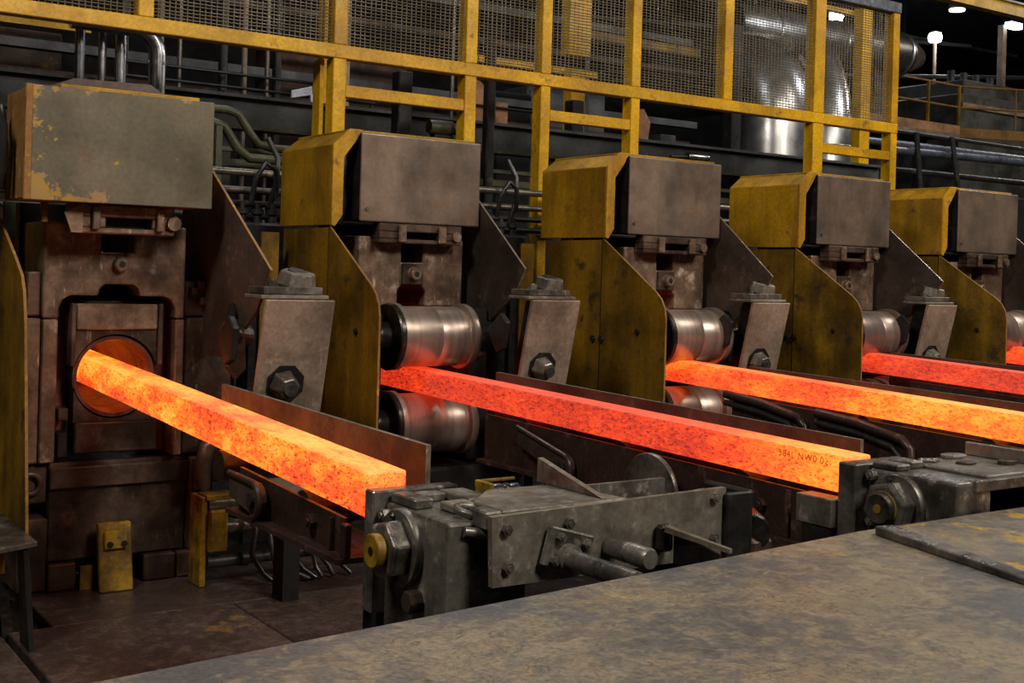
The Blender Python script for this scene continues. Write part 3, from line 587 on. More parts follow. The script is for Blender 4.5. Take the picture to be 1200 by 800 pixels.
# ================================================================== ROLLER TABLES under the strands
def table(k, y0, y1, yw, label):
    xb = BAR[k]; t = thing('roller_table', (xb, (y0 + y1) / 2, FL), label, 'roller table', 'roller tables carrying the billets')
    zt = [-0.63, -0.668, -0.655, -0.61][k]; xp = xb + 0.203
    ze = zt - 0.018 * (y1 - y0)
    bot = lambda y: BZ[k][0] - BZ[k][1] * (7.2 - y) - 0.162
    part('side_guard', MB().prism([(y1, zt), (y0, ze), (y0, ze - 0.30), (y1, zt - 0.30)], 'x', xp, xp + 0.022, edge=1), ['plate_brown', 'edge_steel'], t)
    xw = xb - 0.107; zf = [-1.055, -1.16, -1.12, -1.08][k]
    part('web_plate', MB().prism([(yw, bot(yw) - 0.02), (y0 + 0.05, bot(y0) - 0.02), (y0 + 0.05, zf), (yw, zf)], 'x', xw, xw + 0.015), 'red_brown', t)
    part('lower_flange', MB().prism([(yw, zf - 0.001), (y0 - 0.02, zf - 0.001), (y0 - 0.02, zf - 0.021), (yw, zf - 0.021)], 'x', xw - 0.06, xw + 0.25), 'red_brown', t)
    part('end_plate', MB().box(xw - 0.03, xw - 0.002, y0 - 0.02, y0 + 0.02, zf, bot(y0) - 0.03), 'red_brown', t, bev=0.004)
    part('web_bolt', hexbolt(MB(), (xw, y0 + 0.30, (zf + bot(y0)) / 2), (-1, 0, 0), 0.03, 0.028), 'red_brown', t)
    part('web_stiffener', MB().box(xw - 0.02, xw - 0.001, y0 + 0.12, y0 + 0.14, zf + 0.002, bot(y0) - 0.03), 'red_brown', t)
    # rounded lever arm hugging the web
    if k < 2:
        ya = y0 + [0.76, 1.75][k]; za = bot(ya) - [0.10, 0.20][k]; r = 0.07
        up = [0.10, 0.17][k]
        arm = [(ya + [0.26, 0.45][k], za + up * [0.75, 1][k])] + [(ya + r * math.cos(R(q)), za + r * math.sin(R(q))) for q in (100, 125, 150, 180, 210, 240, 270, 300)] + [(ya + [0.26, 0.45][k], za + up * [0.75, 1][k] - 0.1)]
        a_ = part('lever_arm', MB().prism(arm, 'x', xw - 0.06, xw - 0.02, edge=1), ['plate_brown', 'red_brown'], t, bev=0.006)
        part('lever_rim', MB().tube([(xw - 0.06, y, z) for y, z in arm[:8]], 0.014, n=8), 'red_brown', a_)
        part('lever_pin', MB().cyl((xw - 0.08, ya, za), (xw - 0.061, ya, za), 0.03, n=20), 'grey_steel', a_)
    n = max(2, int((y1 - y0) / 0.9))
    for i in range(n):
        y = y0 + 0.45 + i * 0.9; z = bot(y) - 0.0745
        part('carrier_roller', MB().cyl((xw + 0.02, y, z), (xp - 0.003, y, z), 0.073, n=24), 'roll_dark', t)
    for y in ((y0 + 0.02,) if k == 0 else (y0 + 0.02, yw - 0.1)):
        part('table_leg', MB().box(xw + 0.1, xw + 0.2, y - 0.05, y + 0.05, FL - 0.055, zf - 0.022), 'shade_black', t)
    return t
table(0, 3.97, 6.05, 5.02, 'dark red steel roller table guiding the bright orange billet on the left')
table(1, 3.67, 6.66, 6.3, 'dark steel roller table with side guard under the red stamped billet')
table(2, 2.0, 6.45, 6.3, 'dark steel roller table with side guard under the orange middle billet')
table(3, 2.6, 6.85, 6.4, 'dark steel roller table under the red billet second from the right')
# extra machinery under strand two: round disc with hub, sloping strap
d2 = thing('sensor_disc', (4.05, 4.6, FL), 'dark flat steel disc with round hub beneath the red stamped billet', 'steel disc')
part('disc', MB().lathe((4.02, 4.60, -1.09), 'x', [(0, 0.17), (0, 0.2), (0.008, 0.205), (0.022, 0.205), (0.022, 0.1)], n=48), 'grey_steel', d2)
part('hub', MB().cyl((4.019, 4.61, -1.05), (3.98, 4.61, -1.05), 0.034, n=20), 'grey_steel', d2)
part('hub_bore', MB().cyl((3.98, 4.61, -1.05), (3.978, 4.61, -1.05), 0.016, n=12), 'dark', d2)
part('disc_stand', MB().box(4.045, 4.07, 4.5, 4.7, FL - 0.055, -1.0), 'dark', d2)
for k, (yy, zz) in ((2, (4.75, -0.97)), (2, (5.6, -0.93))):
    xx = BAR[k] - 0.13
    h_ = thing('hydraulic_line', (xx, yy, FL), 'curved reddish pipe bending down below the orange middle billet, %s' % ('nearer one' if yy < 5 else 'further one'), 'pipe')
    part('pipe_run', MB().tube([(xx, yy + 0.75, zz + 0.09), (xx, yy + 0.4, zz + 0.06), (xx, yy + 0.06, zz), (xx, yy, zz - 0.05), (xx, yy - 0.01, zz - 0.2), (xx, yy - 0.01, FL + 0.0)], 0.03), 'red_brown', h_)
    part('pipe_run', MB().tube([(xx, yy + 0.75, zz + 0.03), (xx, yy + 0.42, zz), (xx, yy + 0.14, zz - 0.05), (xx, yy + 0.08, zz - 0.1), (xx, yy + 0.07, FL + 0.0)], 0.022), 'pipe_dark', h_)

# ================================================================== BILLET STOPS at the strand ends
def big_nut(t, x, y, z, rd, rn, depth, shaft_mat):
    wsh = part('washer_disc', MB().lathe((x - 0.028, y, z), 'x', [(0, rd * 0.7), (0, rd * 0.96), (0.008, rd), (0.028, rd)], n=48), 'grey_steel', t)
    for a in (20, 75, 320, 275): part('washer_bolt', hexbolt(MB(), (x - 0.028, y + rd * 0.82 * math.cos(R(a)), z + rd * 0.82 * math.sin(R(a))), (-1, 0, 0), 0.012, 0.012), 'grey_steel', wsh)
    nt_ = part('hex_nut', MB().cyl((x - 0.029, y, z), (x - depth + 0.012, y, z), rn, n=6, rot=0.25, smooth=False).cyl((x - depth + 0.012, y, z), (x - depth, y, z), rn, rn * 0.88, n=6, rot=0.25, smooth=False), 'grey_steel', t, bev=0.005)
    sh = part('shaft_end', MB().cyl((x - depth, y, z), (x - depth - 0.035, y, z), rn * 0.56, n=28), shaft_mat, t, bev=0.004)
    part('shaft_bore', MB().cyl((x - depth - 0.0352, y, z), (x - depth - 0.037, y, z), rn * 0.15, n=14), 'dark', sh)
t = thing('billet_stop', (2.3, 3.6, FL), 'heavy steel end stop with yellow-centred hex nut at the left billet', 'billet stop', 'billet end stops')
part('stop_plate', MB().box(2.05, 2.40, 3.80, 3.865, -1.22, -0.79), 'grey_steel', t, bev=0.006)
part('stop_body', MB().box(2.10, 2.42, 3.38, 3.798, FL - 0.055, -0.83), 'grey_steel', t, bev=0.012, seg=2)
part('top_block', MB().box(2.115, 2.19, 3.62, 3.79, -0.829, -0.795), 'grey_steel', t, bev=0.005)
part('top_block', MB().box(2.20, 2.30, 3.50, 3.60, -0.829, -0.80), 'grey_plate', t, bev=0.005)
part('top_block', MB().box(2.31, 2.415, 3.58, 3.79, -0.829, -0.80), 'grey_steel', t, bev=0.005)
part('top_block', MB().box(2.20, 2.30, 3.72, 3.79, -0.829, -0.80), 'grey_steel', t, bev=0.005)
part('body_bolt', hexbolt(MB(), (2.10, 3.775, -0.87), (-1, 0, 0), 0.022, 0.03), 'grey_steel', t)
big_nut(t, 2.10, 3.66, -0.962, 0.135, 0.105, 0.095, 'yellow_part')
part('lifting_ring', MB().ring((2.24, 3.45, -0.812), (0.1, -0.15, 1), 0.055, 0.014), 'grey_steel', t)
part('connecting_rod', MB().cyl((2.16, 3.375, -0.86), (2.34, 3.33, -0.885), 0.018, n=14), 'grey_steel', t)
part('foot_lug', MB().cyl((2.099, 3.55, -1.12), (2.05, 3.55, -1.12), 0.042, n=6, smooth=False), 'back_rust', t, bev=0.006)

t = thing('cross_beam', (2.75, 3.3, FL), 'grey steel cross beam with tilted flange pipe between the first two strands', 'cross beam')
part('front_plate', MB().prism([(2.205, -0.80), (3.25, -0.782), (3.25, -1.03), (3.06, -1.035), (2.215, -1.03)], 'y', 3.28, 3.305, edge=1), ['grey_plate', 'edge_steel'], t)
part('rear_plate', MB().box(2.43, 3.25, 3.62, 3.64, -1.04, -0.80), 'grey_steel', t)
part('top_plate', MB().prism([(2.27, 3.31), (2.27, 3.50), (2.43, 3.66), (2.74, 3.66), (2.80, 3.31)], 'z', -0.815, -0.79), 'grey_plate', t, bev=0.005)
part('top_block', MB().box(2.205, 2.268, 3.31, 3.42, -0.85, -0.79), 'grey_steel', t, bev=0.006)
part('gusset', MB().prism([(3.33, -0.788), (3.72, -0.788), (3.72, -0.70)], 'x', 2.70, 2.725, edge=1), ['grey_steel', 'edge_steel'], t)
for x, z in ((2.26, -0.845), (2.27, -0.97), (2.515, -0.848), (3.19, -0.815), (3.19, -0.965)):
    part('plate_bolt', hexbolt(MB(), (x, 3.28, z), (0, -1, 0), 0.02, 0.016), 'grey_steel', t)
part('end_bracket', MB().box(3.235, 3.36, 3.255, 3.279, -1.08, -0.80), 'dark', t, bev=0.006)
part('end_bracket', MB().box(3.36, 3.39, 3.27, 3.52, -1.15, -0.80), 'dark', t, bev=0.01)
for x in (2.35, 3.1): part('beam_leg', MB().box(x - 0.08, x + 0.08, 3.4, 3.6, FL - 0.055, -1.042), 'dark', t)
# tilted flange with pipe
c, s_ = math.cos(R(-16)), math.sin(R(-16))
fx = lambda a, b2: (2.50 + a * c - b2 * s_, -0.925 + a * s_ + b2 * c)
fl = part('pipe_flange', MB().prism([fx(-.095, -.075), fx(.095, -.075), fx(.095, .06), fx(-.095, .06)], 'y', 3.245, 3.272), 'grey_steel', t, bev=0.006)
for a, b2 in ((-.055, .03), (.06, .03), (-.06, -.05)):
    p = fx(a, b2); part('flange_bolt', hexbolt(MB(), (p[0], 3.244, p[1]), (0, -1, 0), 0.016, 0.02), 'grey_steel', fl)
part('flange_pipe', MB().lathe((2.49, 3.244, -0.955), 'y', [(-0.36, 0.02), (-0.36, 0.034), (-0.03, 0.034), (-0.025, 0.048), (0, 0.05)], n=24), 'grey_steel', t)
part('plunger', MB().lathe((2.70, 3.275, -0.945), 'y', [(-0.21, 0.02), (-0.21, 0.032), (-0.20, 0.037), (-0.12, 0.037), (-0.118, 0.032), (-0.10, 0.032), (-0.098, 0.036), (0, 0.036)], n=28), 'grey_steel', t)
part('hook_bracket', MB().box(2.90, 2.96, 3.235, 3.278, -0.98, -0.885), 'oily', t, bev=0.01)
part('hook_bar', MB().hexa([(2.905, 3.23, -0.905), (2.935, 3.23, -0.905), (3.0, 2.99, -0.94), (2.985, 2.99, -0.94), (2.905, 3.23, -0.885), (2.935, 3.23, -0.885), (3.0, 2.99, -0.925), (2.985, 2.99, -0.925)]), 'edge_steel', t)
part('hook_web', MB().prism([(3.23, -0.906), (3.23, -1.02), (3.0, -1.02), (3.0, -0.942)], 'x', 2.95, 2.96), 'oily', t)

t = thing('billet_stop', (4.4, 3.2, FL), 'heavy steel end stop with dark hex nut at the stamped billet on the right', 'billet stop', 'billet end stops')
part('stop_plate', MB().box(4.12, 4.50, 3.40, 3.495, -1.15, -0.772), 'grey_steel', t, bev=0.006)
part('stop_body', MB().box(4.20, 4.42, 2.96, 3.398, FL - 0.055, -0.79), 'grey_steel', t, bev=0.012, seg=2)
part('top_block', MB().box(4.21, 4.30, 3.26, 3.39, -0.789, -0.762), 'grey_steel', t, bev=0.006)
part('top_block', MB().box(4.33, 4.415, 3.28, 3.39, -0.789, -0.757), 'grey_steel', t, bev=0.006)
part('body_bolt', hexbolt(MB(), (4.20, 3.37, -0.815), (-1, 0, 0), 0.022, 0.03), 'grey_steel', t)
part('body_bolt', hexbolt(MB(), (4.20, 3.375, -1.01), (-1, 0, 0), 0.02, 0.02), 'grey_steel', t)
big_nut(t, 4.20, 3.24, -0.925, 0.135, 0.112, 0.10, 'grey_steel')
part('nut_paint', MB().ring((4.097, 3.24, -0.925), 'x', 0.066, 0.004), 'yellow_part', t)
part('paint_dab', MB().cyl((4.0629, 3.24, -0.925), (4.0615, 3.24, -0.925), 0.02, n=8), 'yellow_part', t)
part('top_plate', MB().box(4.421, 5.9, 2.98, 3.399, -0.80, -0.775), 'grey_plate', t, bev=0.006)
part('front_lip', MB().box(4.30, 5.9, 2.945, 2.979, -0.83, -0.785), 'grey_steel', t, bev=0.004)
part('rear_web', MB().box(4.51, 5.9, 3.37, 3.398, -1.2, -0.802), 'dark', t)
part('upstand_rail', MB().box(4.86, 4.885, 2.98, 3.398, -0.774, -0.715), 'grey_plate', t, bev=0.004)
part('upstand_rail', MB().box(4.90, 4.925, 2.98, 3.398, -0.774, -0.722), 'grey_steel', t, bev=0.004)
for x in (4.95, 5.6): part('beam_leg', MB().box(x - 0.08, x + 0.08, 3.1, 3.39, FL - 0.055, -0.802), 'dark', t)
part('support_ledge', MB().box(4.09, 4.19, 3.50, 3.70, -1.06, -0.935), 'grey_steel', t, bev=0.005)
part('ledge_post', MB().box(4.09, 4.19, 3.51, 3.66, FL - 0.055, -1.062), 'dark', t)
for i, (x, y, sx, sy, rot) in enumerate(((4.52, 3.34, .07, .045, .3), (4.62, 3.22, .06, .04, 1.1), (4.72, 3.36, .08, .05, 2.0), (4.80, 3.14, .06, .035, .5))):
    n = 9; z = -0.7745
    pr = [(x + (sx * random.uniform(.7, 1.1)) * math.cos(2 * math.pi * q / n + rot), y + (sy * random.uniform(.7, 1.1)) * math.sin(2 * math.pi * q / n + rot)) for q in range(n)]
    solo('scale_flake', MB().prism(pr, 'z', z, z + 0.009 + 0.003 * i), 'plate_brown' if i % 2 else 'grey_steel', (x, y, z),
         ['flat grey scale flake on the right end stop, nearest the big nut', 'small brown scale flake in the middle of the right end stop', 'larger grey scale flake beside the upstand rail at its far end', 'brown scale flake beside the upstand rail at its near end'][i], 'scale flake', 'scale flakes on the right stop', bev=0.003)
# oily lever lump between the stops
t = thing('oily_lever', (3.75, 3.7, FL), 'rusty oil-covered lever arm left of the right end stop', 'lever')
part('lever_head', MB().cyl((3.72, 3.60, -1.06), (3.82, 3.75, -1.04), 0.085, 0.07, n=14), 'oily', t, bev=0.01)
part('lever_arm', MB().hexa([(3.66, 3.6, FL - 0.055), (3.86, 3.6, FL - 0.055), (3.86, 3.8, FL - 0.055), (3.66, 3.8, FL - 0.055), (3.70, 3.58, -1.08), (3.84, 3.58, -1.08), (3.84, 3.76, -1.08), (3.70, 3.76, -1.08)]), 'housing_dark', t, bev=0.02)
part('lever_link', MB().prism([(3.68, -0.93), (3.86, -0.92), (3.88, -1.05), (3.80, -1.12), (3.70, -1.05)], 'y', 3.86, 3.93), 'housing_dark', t, bev=0.01)

# ================================================================== SMALL THINGS AT FLOOR LEVEL
t = thing('foot_bracket', (2.1, 7.08, FL), 'worn yellow foot bracket leaning against the base of the leftmost stand', 'bracket')
L8 = lambda x0, x1, y0, y1, z0, z1, dy: [(x0, y0 - dy, z0), (x1, y0 - dy, z0), (x1, y1 - dy, z0), (x0, y1 - dy, z0), (x0, y0, z1), (x1, y0, z1), (x1, y1, z1), (x0, y1, z1)]
part('bracket_plate', MB().hexa(L8(2.045, 2.235, 7.08, 7.12, FL + 0.001, -1.52, 0.08)), 'yellow_part', t, bev=0.006)
part('bracket_clamp', MB().hexa(L8(2.075, 2.205, 7.04, 7.072, -1.66, -1.56, 0.02)), 'yellow_part', t, bev=0.006)
for x in (2.10, 2.18): part('bracket_bolt', hexbolt(MB(), (x, 7.022, -1.63), (0, -1, 0.1), 0.018, 0.014), 'dark', t)
part('bracket_ear', MB().box(1.965, 2.035, 7.12, 7.14, FL + 0.001, -1.76), 'yellow_part', t)
t = thing('hydraulic_valve', (2.75, 6.9, FL), 'yellow and steel hydraulic cylinder with hoses beside the leftmost stand', 'hydraulic cylinder')
part('valve_plate', MB().box(2.575, 2.61, 6.86, 7.05, FL + 0.001, -1.375), 'yellow_part', t, bev=0.005)
part('valve_block', MB().box(2.615, 2.73, 6.83, 7.02, -1.70, -1.45), 'yellow_part', t, bev=0.012)
part('valve_cap', MB().box(2.60, 2.78, 6.85, 7.0, -1.395, -1.365), 'yellow_part', t, bev=0.004)
part('upper_cylinder', MB().lathe((2.62, 6.9, -1.42), 'x', [(0, 0.02), (0, 0.05), (0.05, 0.052), (0.16, 0.052), (0.17, 0.042), (0.25, 0.042), (0.25, 0.02)], n=24), 'pipe', t)
part('cylinder_rod', MB().lathe((2.731, 6.92, -1.57), 'x', [(0, 0.03), (0, 0.05), (0.06, 0.05), (0.065, 0.042), (0.2, 0.042), (0.205, 0.05), (0.24, 0.05), (0.245, 0.036), (0.5, 0.036), (0.5, 0.02)], n=20), 'pipe', t)
part('cylinder_rod', MB().lathe((2.62, 6.88, -1.76), 'x', [(0, 0.02), (0, 0.036), (0.2, 0.036), (0.205, 0.045), (0.25, 0.045), (0.255, 0.034), (0.7, 0.034), (0.7, 0.02)], n=20), 'pipe_dark', t)
for i in range(7):
    x = 2.86 + i * 0.085
    part('hose', MB().tube([(x, 6.86, -1.50 - 0.02 * (i % 3)), (x + 0.03, 6.80, -1.58), (x + 0.05 * math.sin(i * 2), 6.78, -1.72), (x + 0.06, 6.74, -1.83), (x + 0.12 + 0.05 * math.sin(i), 6.70, FL + 0.02)], 0.016), 'hose', t)
t = thing('yellow_union', (4.0, 6.4, FL), 'small steel and yellow pipe union standing right of the left billet end', 'pipe union')
part('union_nut', MB().lathe((2.90, 4.35, -0.965), 'x', [(0, 0.02), (0, 0.045), (0.02, 0.05), (0.06, 0.05), (0.065, 0.042), (0.08, 0.042), (0.085, 0.048), (0.10, 0.048), (0.105, 0.042), (0.13, 0.046), (0.15, 0.046), (0.16, 0.03)], n=24), 'chrome', t)
part('union_clamp', MB().box(2.875, 2.899, 4.30, 4.42, -1.035, -0.905), 'yellow_part', t, bev=0.004)
part('union_strap', MB().box(2.90, 3.08, 4.405, 4.42, -0.92, -0.905), 'yellow_part', t, bev=0.004)
part('union_support', MB().box(2.90, 3.05, 4.31, 4.42, FL - 0.055, -1.02), 'dark', t)
t = thing('access_step', (1.4, 6.4, FL), 'dark worn steel step bracket on the leftmost yellow shield', 'step')
part('tread', MB().hexa([(1.28, 6.05, -1.40), (1.485, 6.12, -1.395), (1.485, 6.95, -1.395), (1.22, 6.95, -1.40), (1.28, 6.05, -1.375), (1.485, 6.12, -1.37), (1.485, 6.95, -1.37), (1.22, 6.95, -1.375)]), 'grey_steel', t, bev=0.004)
part('step_leg', MB().hexa([(1.46, 6.10, FL - 0.055), (1.485, 6.10, FL - 0.055), (1.485, 6.30, FL - 0.055), (1.46, 6.30, FL - 0.055), (1.42, 6.12, -1.405), (1.445, 6.12, -1.405), (1.445, 6.25, -1.405), (1.42, 6.25, -1.405)]), 'dark', t)
part('step_bracket', MB().box(1.26, 1.42, 6.5, 6.9, -1.60, -1.42), 'yellow_old', t)
sh = solo('pit_curb', MB().hexa([(1.41, 6.45, FL - 0.055), (1.47, 6.5, FL - 0.055), (1.62, 7.3, FL - 0.055), (1.56, 7.3, FL - 0.055), (1.41, 6.45, FL - 0.01), (1.47, 6.5, FL - 0.01), (1.62, 7.3, FL - 0.01), (1.56, 7.3, FL - 0.01)]), 'dark', (1.5, 6.9, FL), 'dark steel curb bar in the floor gap at bottom left', 'curb')
# oily scrap behind the deck edge: heaped crumbs nobody could count
mb = MB()
for i in range(70):
    x = random.uniform(2.25, 3.65); y = random.uniform(3.06, 3.22); n = 6; r = random.uniform(.012, .045); z0 = -1.139
    vs = [(x + r * q * random.uniform(.7, 1.2) * math.cos(2 * math.pi * j / n), y + r * q * random.uniform(.7, 1.2) * math.sin(2 * math.pi * j / n), z0 + r * hh * 1.5) for hh, q in [(0, 1.0), (0.6, 1.1), (1.1, 0.6)] for j in range(n)]
    mb._add(vs, [(a * n + j, a * n + (j + 1) % n, (a + 1) * n + (j + 1) % n, (a + 1) * n + j) for a in range(2) for j in range(n)] + [list(range(n))[::-1], list(range(2 * n, 3 * n))])
solo('oily_scrap', mb, 'oily', (2.95, 3.14, -1.14), 'black oily scrap heaped below the grey cross beam', 'scrap', kind='stuff')
solo('slag_tray', MB().box(2.2, 3.72, 3.03, 3.25, -1.17, -1.14).box(2.4, 2.5, 3.05, 3.2, FL - 0.055, -1.171).box(3.4, 3.5, 3.05, 3.2, FL - 0.055, -1.171), 'dark', (3, 3.1, FL), 'dark tray below the grey cross beam, behind the deck edge', 'tray')

# ================================================================== SAFETY FENCE behind the stands
FY = 9.0
t = thing('safety_fence', (7, FY, FL), 'yellow steel safety fence with wire mesh running behind all the stands', 'fence')
part('lower_beam', MB().box(-1.0, 11.455, FY - 0.002, FY + 0.12, 1.685, 1.795), 'yellow_fence', t, bev=0.006)
part('top_beam', MB().box(-1.0, 11.46, FY - 0.01, FY + 0.12, 3.05, 3.17), 'blue_steel', t, bev=0.006)
PX = [(-0.4, .115, 1), (1.2, .115, 1), (2.845, .115, 0), (4.437, .115, 1), (5.70, .115, 2), (6.508, .105, 1), (7.572, .106, 2), (8.787, .12, 0), (10.14, .16, 1), (11.40, .105, 1)]
for x, w_, ty in PX:
    part('post', MB().box(x - w_ / 2, x + w_ / 2, FY + 0.003, FY + 0.14, 1.797, 3.048), 'yellow_fence', t, bev=0.006)
    if ty:
        zb = FL - 0.055 if ty == 1 else 0.98
        part('lower_post', MB().box(x - w_ / 2, x + w_ / 2, FY + 0.003, FY + 0.14, zb, 1.683), 'yellow_fence', t, bev=0.006)
part('back_flange', MB().box(4.33, 4.365, FY + 0.15, FY + 0.28, 0.8, 1.68), 'yellow_fence', t)
for x0, x1 in ((4.497, 5.64), (6.563, 7.517), (10.222, 11.346)):
    part('mid_rail', MB().box(x0, x1, FY + 0.01, FY + 0.09, 1.375, 1.475), 'yellow_fence', t, bev=0.006)
def wire_panel(x0, x1, z0, z1, y, dx, dz, r):
    mb = MB(); n = int((x1 - x0) / dx)
    for i in range(n + 1):
        x = x0 + (x1 - x0) * i / n + random.uniform(-.004, .004)
        mb.cyl((x, y, z0), (x + random.uniform(-.006, .006), y, z1), r, n=4, smooth=False, cap=False)
    m_ = int((z1 - z0) / dz)
    for i in range(m_ + 1):
        z = z0 + (z1 - z0) * i / m_ + random.uniform(-.002, .002)
        mb.tube([(x0 + (x1 - x0) * q / 6, y - 0.006, z + random.uniform(-.004, .004)) for q in range(7)], r, n=4)
    return mb
for (a, wa, _), (b, wb, _) in zip(PX[:-1], PX[1:]):
    part('wire_mesh', wire_panel(a + wa / 2, b - wb / 2, 1.798, 3.046, FY + 0.06, 0.046, 0.027, 0.0042), 'wire', t, kind='stuff')
# second fence line further back
t = thing('rear_fence', (8, 11.0, FL), 'yellow posts and rails of a second fence seen through the mesh', 'fence')
for x, z0, z1, w_ in ((8.41, 2.45, 4.2, .31), (8.40, 1.2, 2.3, .2), (13.31, 0.2, 3.7, .2), (5.37, 1.4, 4.0, .26)):
    part('rear_post', MB().box(x - w_ / 2, x + w_ / 2, 11.0, 11.15, z0, z1), 'yellow_fence', t, bev=0.006)
part('rear_rail', MB().box(1.0, 3.0, 11.02, 11.1, 1.985, 2.05), 'yellow_fence', t)
part('rear_rail', MB().box(7.0, 8.8, 11.16, 11.24, 2.26, 2.33), 'yellow_fence', t)
part('rear_rail', MB().box(7.0, 8.8, 11.16, 11.24, 2.10, 2.15), 'yellow_fence', t)
part('rear_rail', MB().box(9.0, 13.5, 11.16, 11.24, 3.62, 3.68), 'yellow_fence', t)
part('rear_rail', MB().box(8.5, 10.4, 11.16, 11.24, 2.70, 2.80), 'yellow_old', t)

# ================================================================== BACKGROUND MACHINERY
t = thing('girder', (6, 10.5, FL), 'long grey steel girder behind the yellow fence posts', 'girder')
part('girder_web', MB().box(-1, 13.0, 10.5, 10.55, 1.23, 1.48), 'girder', t)
part('girder_flange', MB().box(-1, 13.0, 10.42, 10.64, 1.481, 1.51), 'girder', t)
part('girder_flange', MB().box(-1, 13.0, 10.42, 10.64, 1.20, 1.229), 'olive', t)
for x in (0.5, 4.0, 7.6, 11.6): part('girder_leg', MB().box(x - 0.1, x + 0.1, 10.47, 10.6, FL - 0.055, 1.199), 'dark', t)
t = thing('olive_pipe_rack', (6, 9.8, FL), 'olive steel pipe rack below the grey girder behind the stands', 'pipe rack')
part('rack_rail', MB().box(3.0, 12.5, 9.75, 9.83, 0.93, 0.965), 'olive', t)
part('rack_rail', MB().box(3.0, 12.5, 9.70, 9.78, 0.80, 0.86), 'olive', t)
part('rack_rail', MB().box(-1.0, 12.5, 9.72, 9.8, 0.58, 0.64), 'girder', t)
part('bent_pipe', MB().tube([(2.7, 9.6, 1.24), (3.72, 9.6, 1.25), (3.82, 9.6, 1.22), (3.92, 9.6, 1.08), (4.0, 9.6, 0.99), (4.12, 9.6, 0.965), (5.2, 9.6, 0.96)], 0.035), 'olive', t)
part('bent_pipe', MB().tube([(2.7, 9.5, 1.12), (3.55, 9.5, 1.13), (3.66, 9.5, 1.10), (3.78, 9.5, 0.93), (3.88, 9.5, 0.86), (5.2, 9.5, 0.85)], 0.04), 'olive', t)
part('rack_post', MB().box(3.56, 3.61, 9.40, 9.45, FL - 0.055, 1.09), 'olive', t)
part('rack_post', MB().box(7.9, 7.95, 9.6, 9.66, FL - 0.055, 1.09), 'olive', t)
part('rack_post', MB().box(12.3, 12.35, 9.6, 9.66, FL - 0.055, 1.09), 'olive', t)
LB = ['topmost', 'second from top', 'third from top', 'lowest']
for i, (z, r, m_) in enumerate(((0.69, 0.03, 'pipe'), (0.555, 0.026, 'pipe'), (0.455, 0.024, 'pipe_dark'), (0.36, 0.026, 'pipe_dark'))):
    mb = MB().cyl((0.5, 8.85 + 0.02 * i, z), (13.0, 8.85 + 0.02 * i, z), r, n=14)
    solo('supply_pipe', mb, m_, (6, 8.85, z), 'horizontal supply pipe behind the stands, %s of four' % LB[i], 'pipe', 'supply pipes behind the stands')
for k, X in enumerate((3.5, 5.7, 7.85, 9.9)):
    t = thing('pipe_manifold', (X, 8.75, FL), ['dark valve manifold in the gap right of the leftmost stand', 'dark valve manifold in the gap right of the second stand', 'dark valve manifold in the gap right of the middle stand', 'dark valve manifold in the gap right of the fourth stand'][k], 'valve manifold', 'valve manifolds between stands')
    part('manifold_block', MB().box(X - 0.1, X + 0.28, 8.5, 8.75, -0.1, 0.3), 'dark', t, bev=0.02)
    part('manifold_leg', MB().box(X, X + 0.15, 8.55, 8.7, FL - 0.055, -0.101), 'dark', t)
    for j in range(3):
        part('valve', MB().lathe((X - 0.02 + j * 0.12, 8.62, 0.301), 'z', [(0, 0.03), (0.06, 0.03), (0.065, 0.05), (0.10, 0.05), (0.105, 0.02), (0.15, 0.02)], n=12), 'pipe_dark', t)
    part('valve_hose', MB().tube([(X + 0.05, 8.62, 0.45), (X + 0.06, 8.58, 0.62), (X + 0.13, 8.56, 0.75), (X + 0.22, 8.58, 0.7), (X + 0.24, 8.6, 0.5)], 0.02), 'hose', t)
    part('valve_hose', MB().tube([(X + 0.2, 8.64, 0.42), (X + 0.24, 8.6, 0.62), (X + 0.27, 8.66, 0.8), (X + 0.2, 8.7, 0.95)], 0.022), 'hose', t)
    part('yellow_bracket', MB().box(X - 0.12, X + 0.01, 8.0, 8.03, -1.0, 0.22), 'yellow_old', t)
    part('bracket_leg', MB().box(X - 0.18, X + 0.0, 8.04, 8.1, FL - 0.055, 0.15), 'dark', t)
t = thing('electric_motor', (5.6, 9.3, 1.2), 'olive green motor lying above the second stand', 'motor')
part('motor_body', MB().lathe((5.46, 9.3, 1.245), 'x', [(0, 0.03), (0, 0.06), (0.02, 0.068), (0.23, 0.068), (0.24, 0.05), (0.34, 0.05), (0.34, 0.02)], n=24), 'olive', t)
part('motor_fan_cover', MB().cyl((5.803, 9.3, 1.245), (5.87, 9.3, 1.245), 0.05, n=20), 'dark', t)
part('motor_bracket', MB().box(5.5, 5.8, 9.26, 9.34, 0.966, 1.18), 'dark', t)
t = thing('steel_roller', (8.65, 9.3, 1.2), 'small shiny steel cylinder lying above the middle stand', 'cylinder')
part('cylinder_body', MB().lathe((8.52, 9.3, 1.215), 'x', [(0, 0.02), (0, 0.045), (0.02, 0.05), (0.26, 0.05), (0.28, 0.045), (0.28, 0.02)], n=20), 'chrome', t)
part('cylinder_rod', MB().cyl((8.30, 9.3, 1.2), (8.519, 9.3, 1.213), 0.02, n=12), 'dark', t)
part('cylinder_bracket', MB().box(8.55, 8.75, 9.27, 9.33, 0.9, 1.166), 'dark', t)
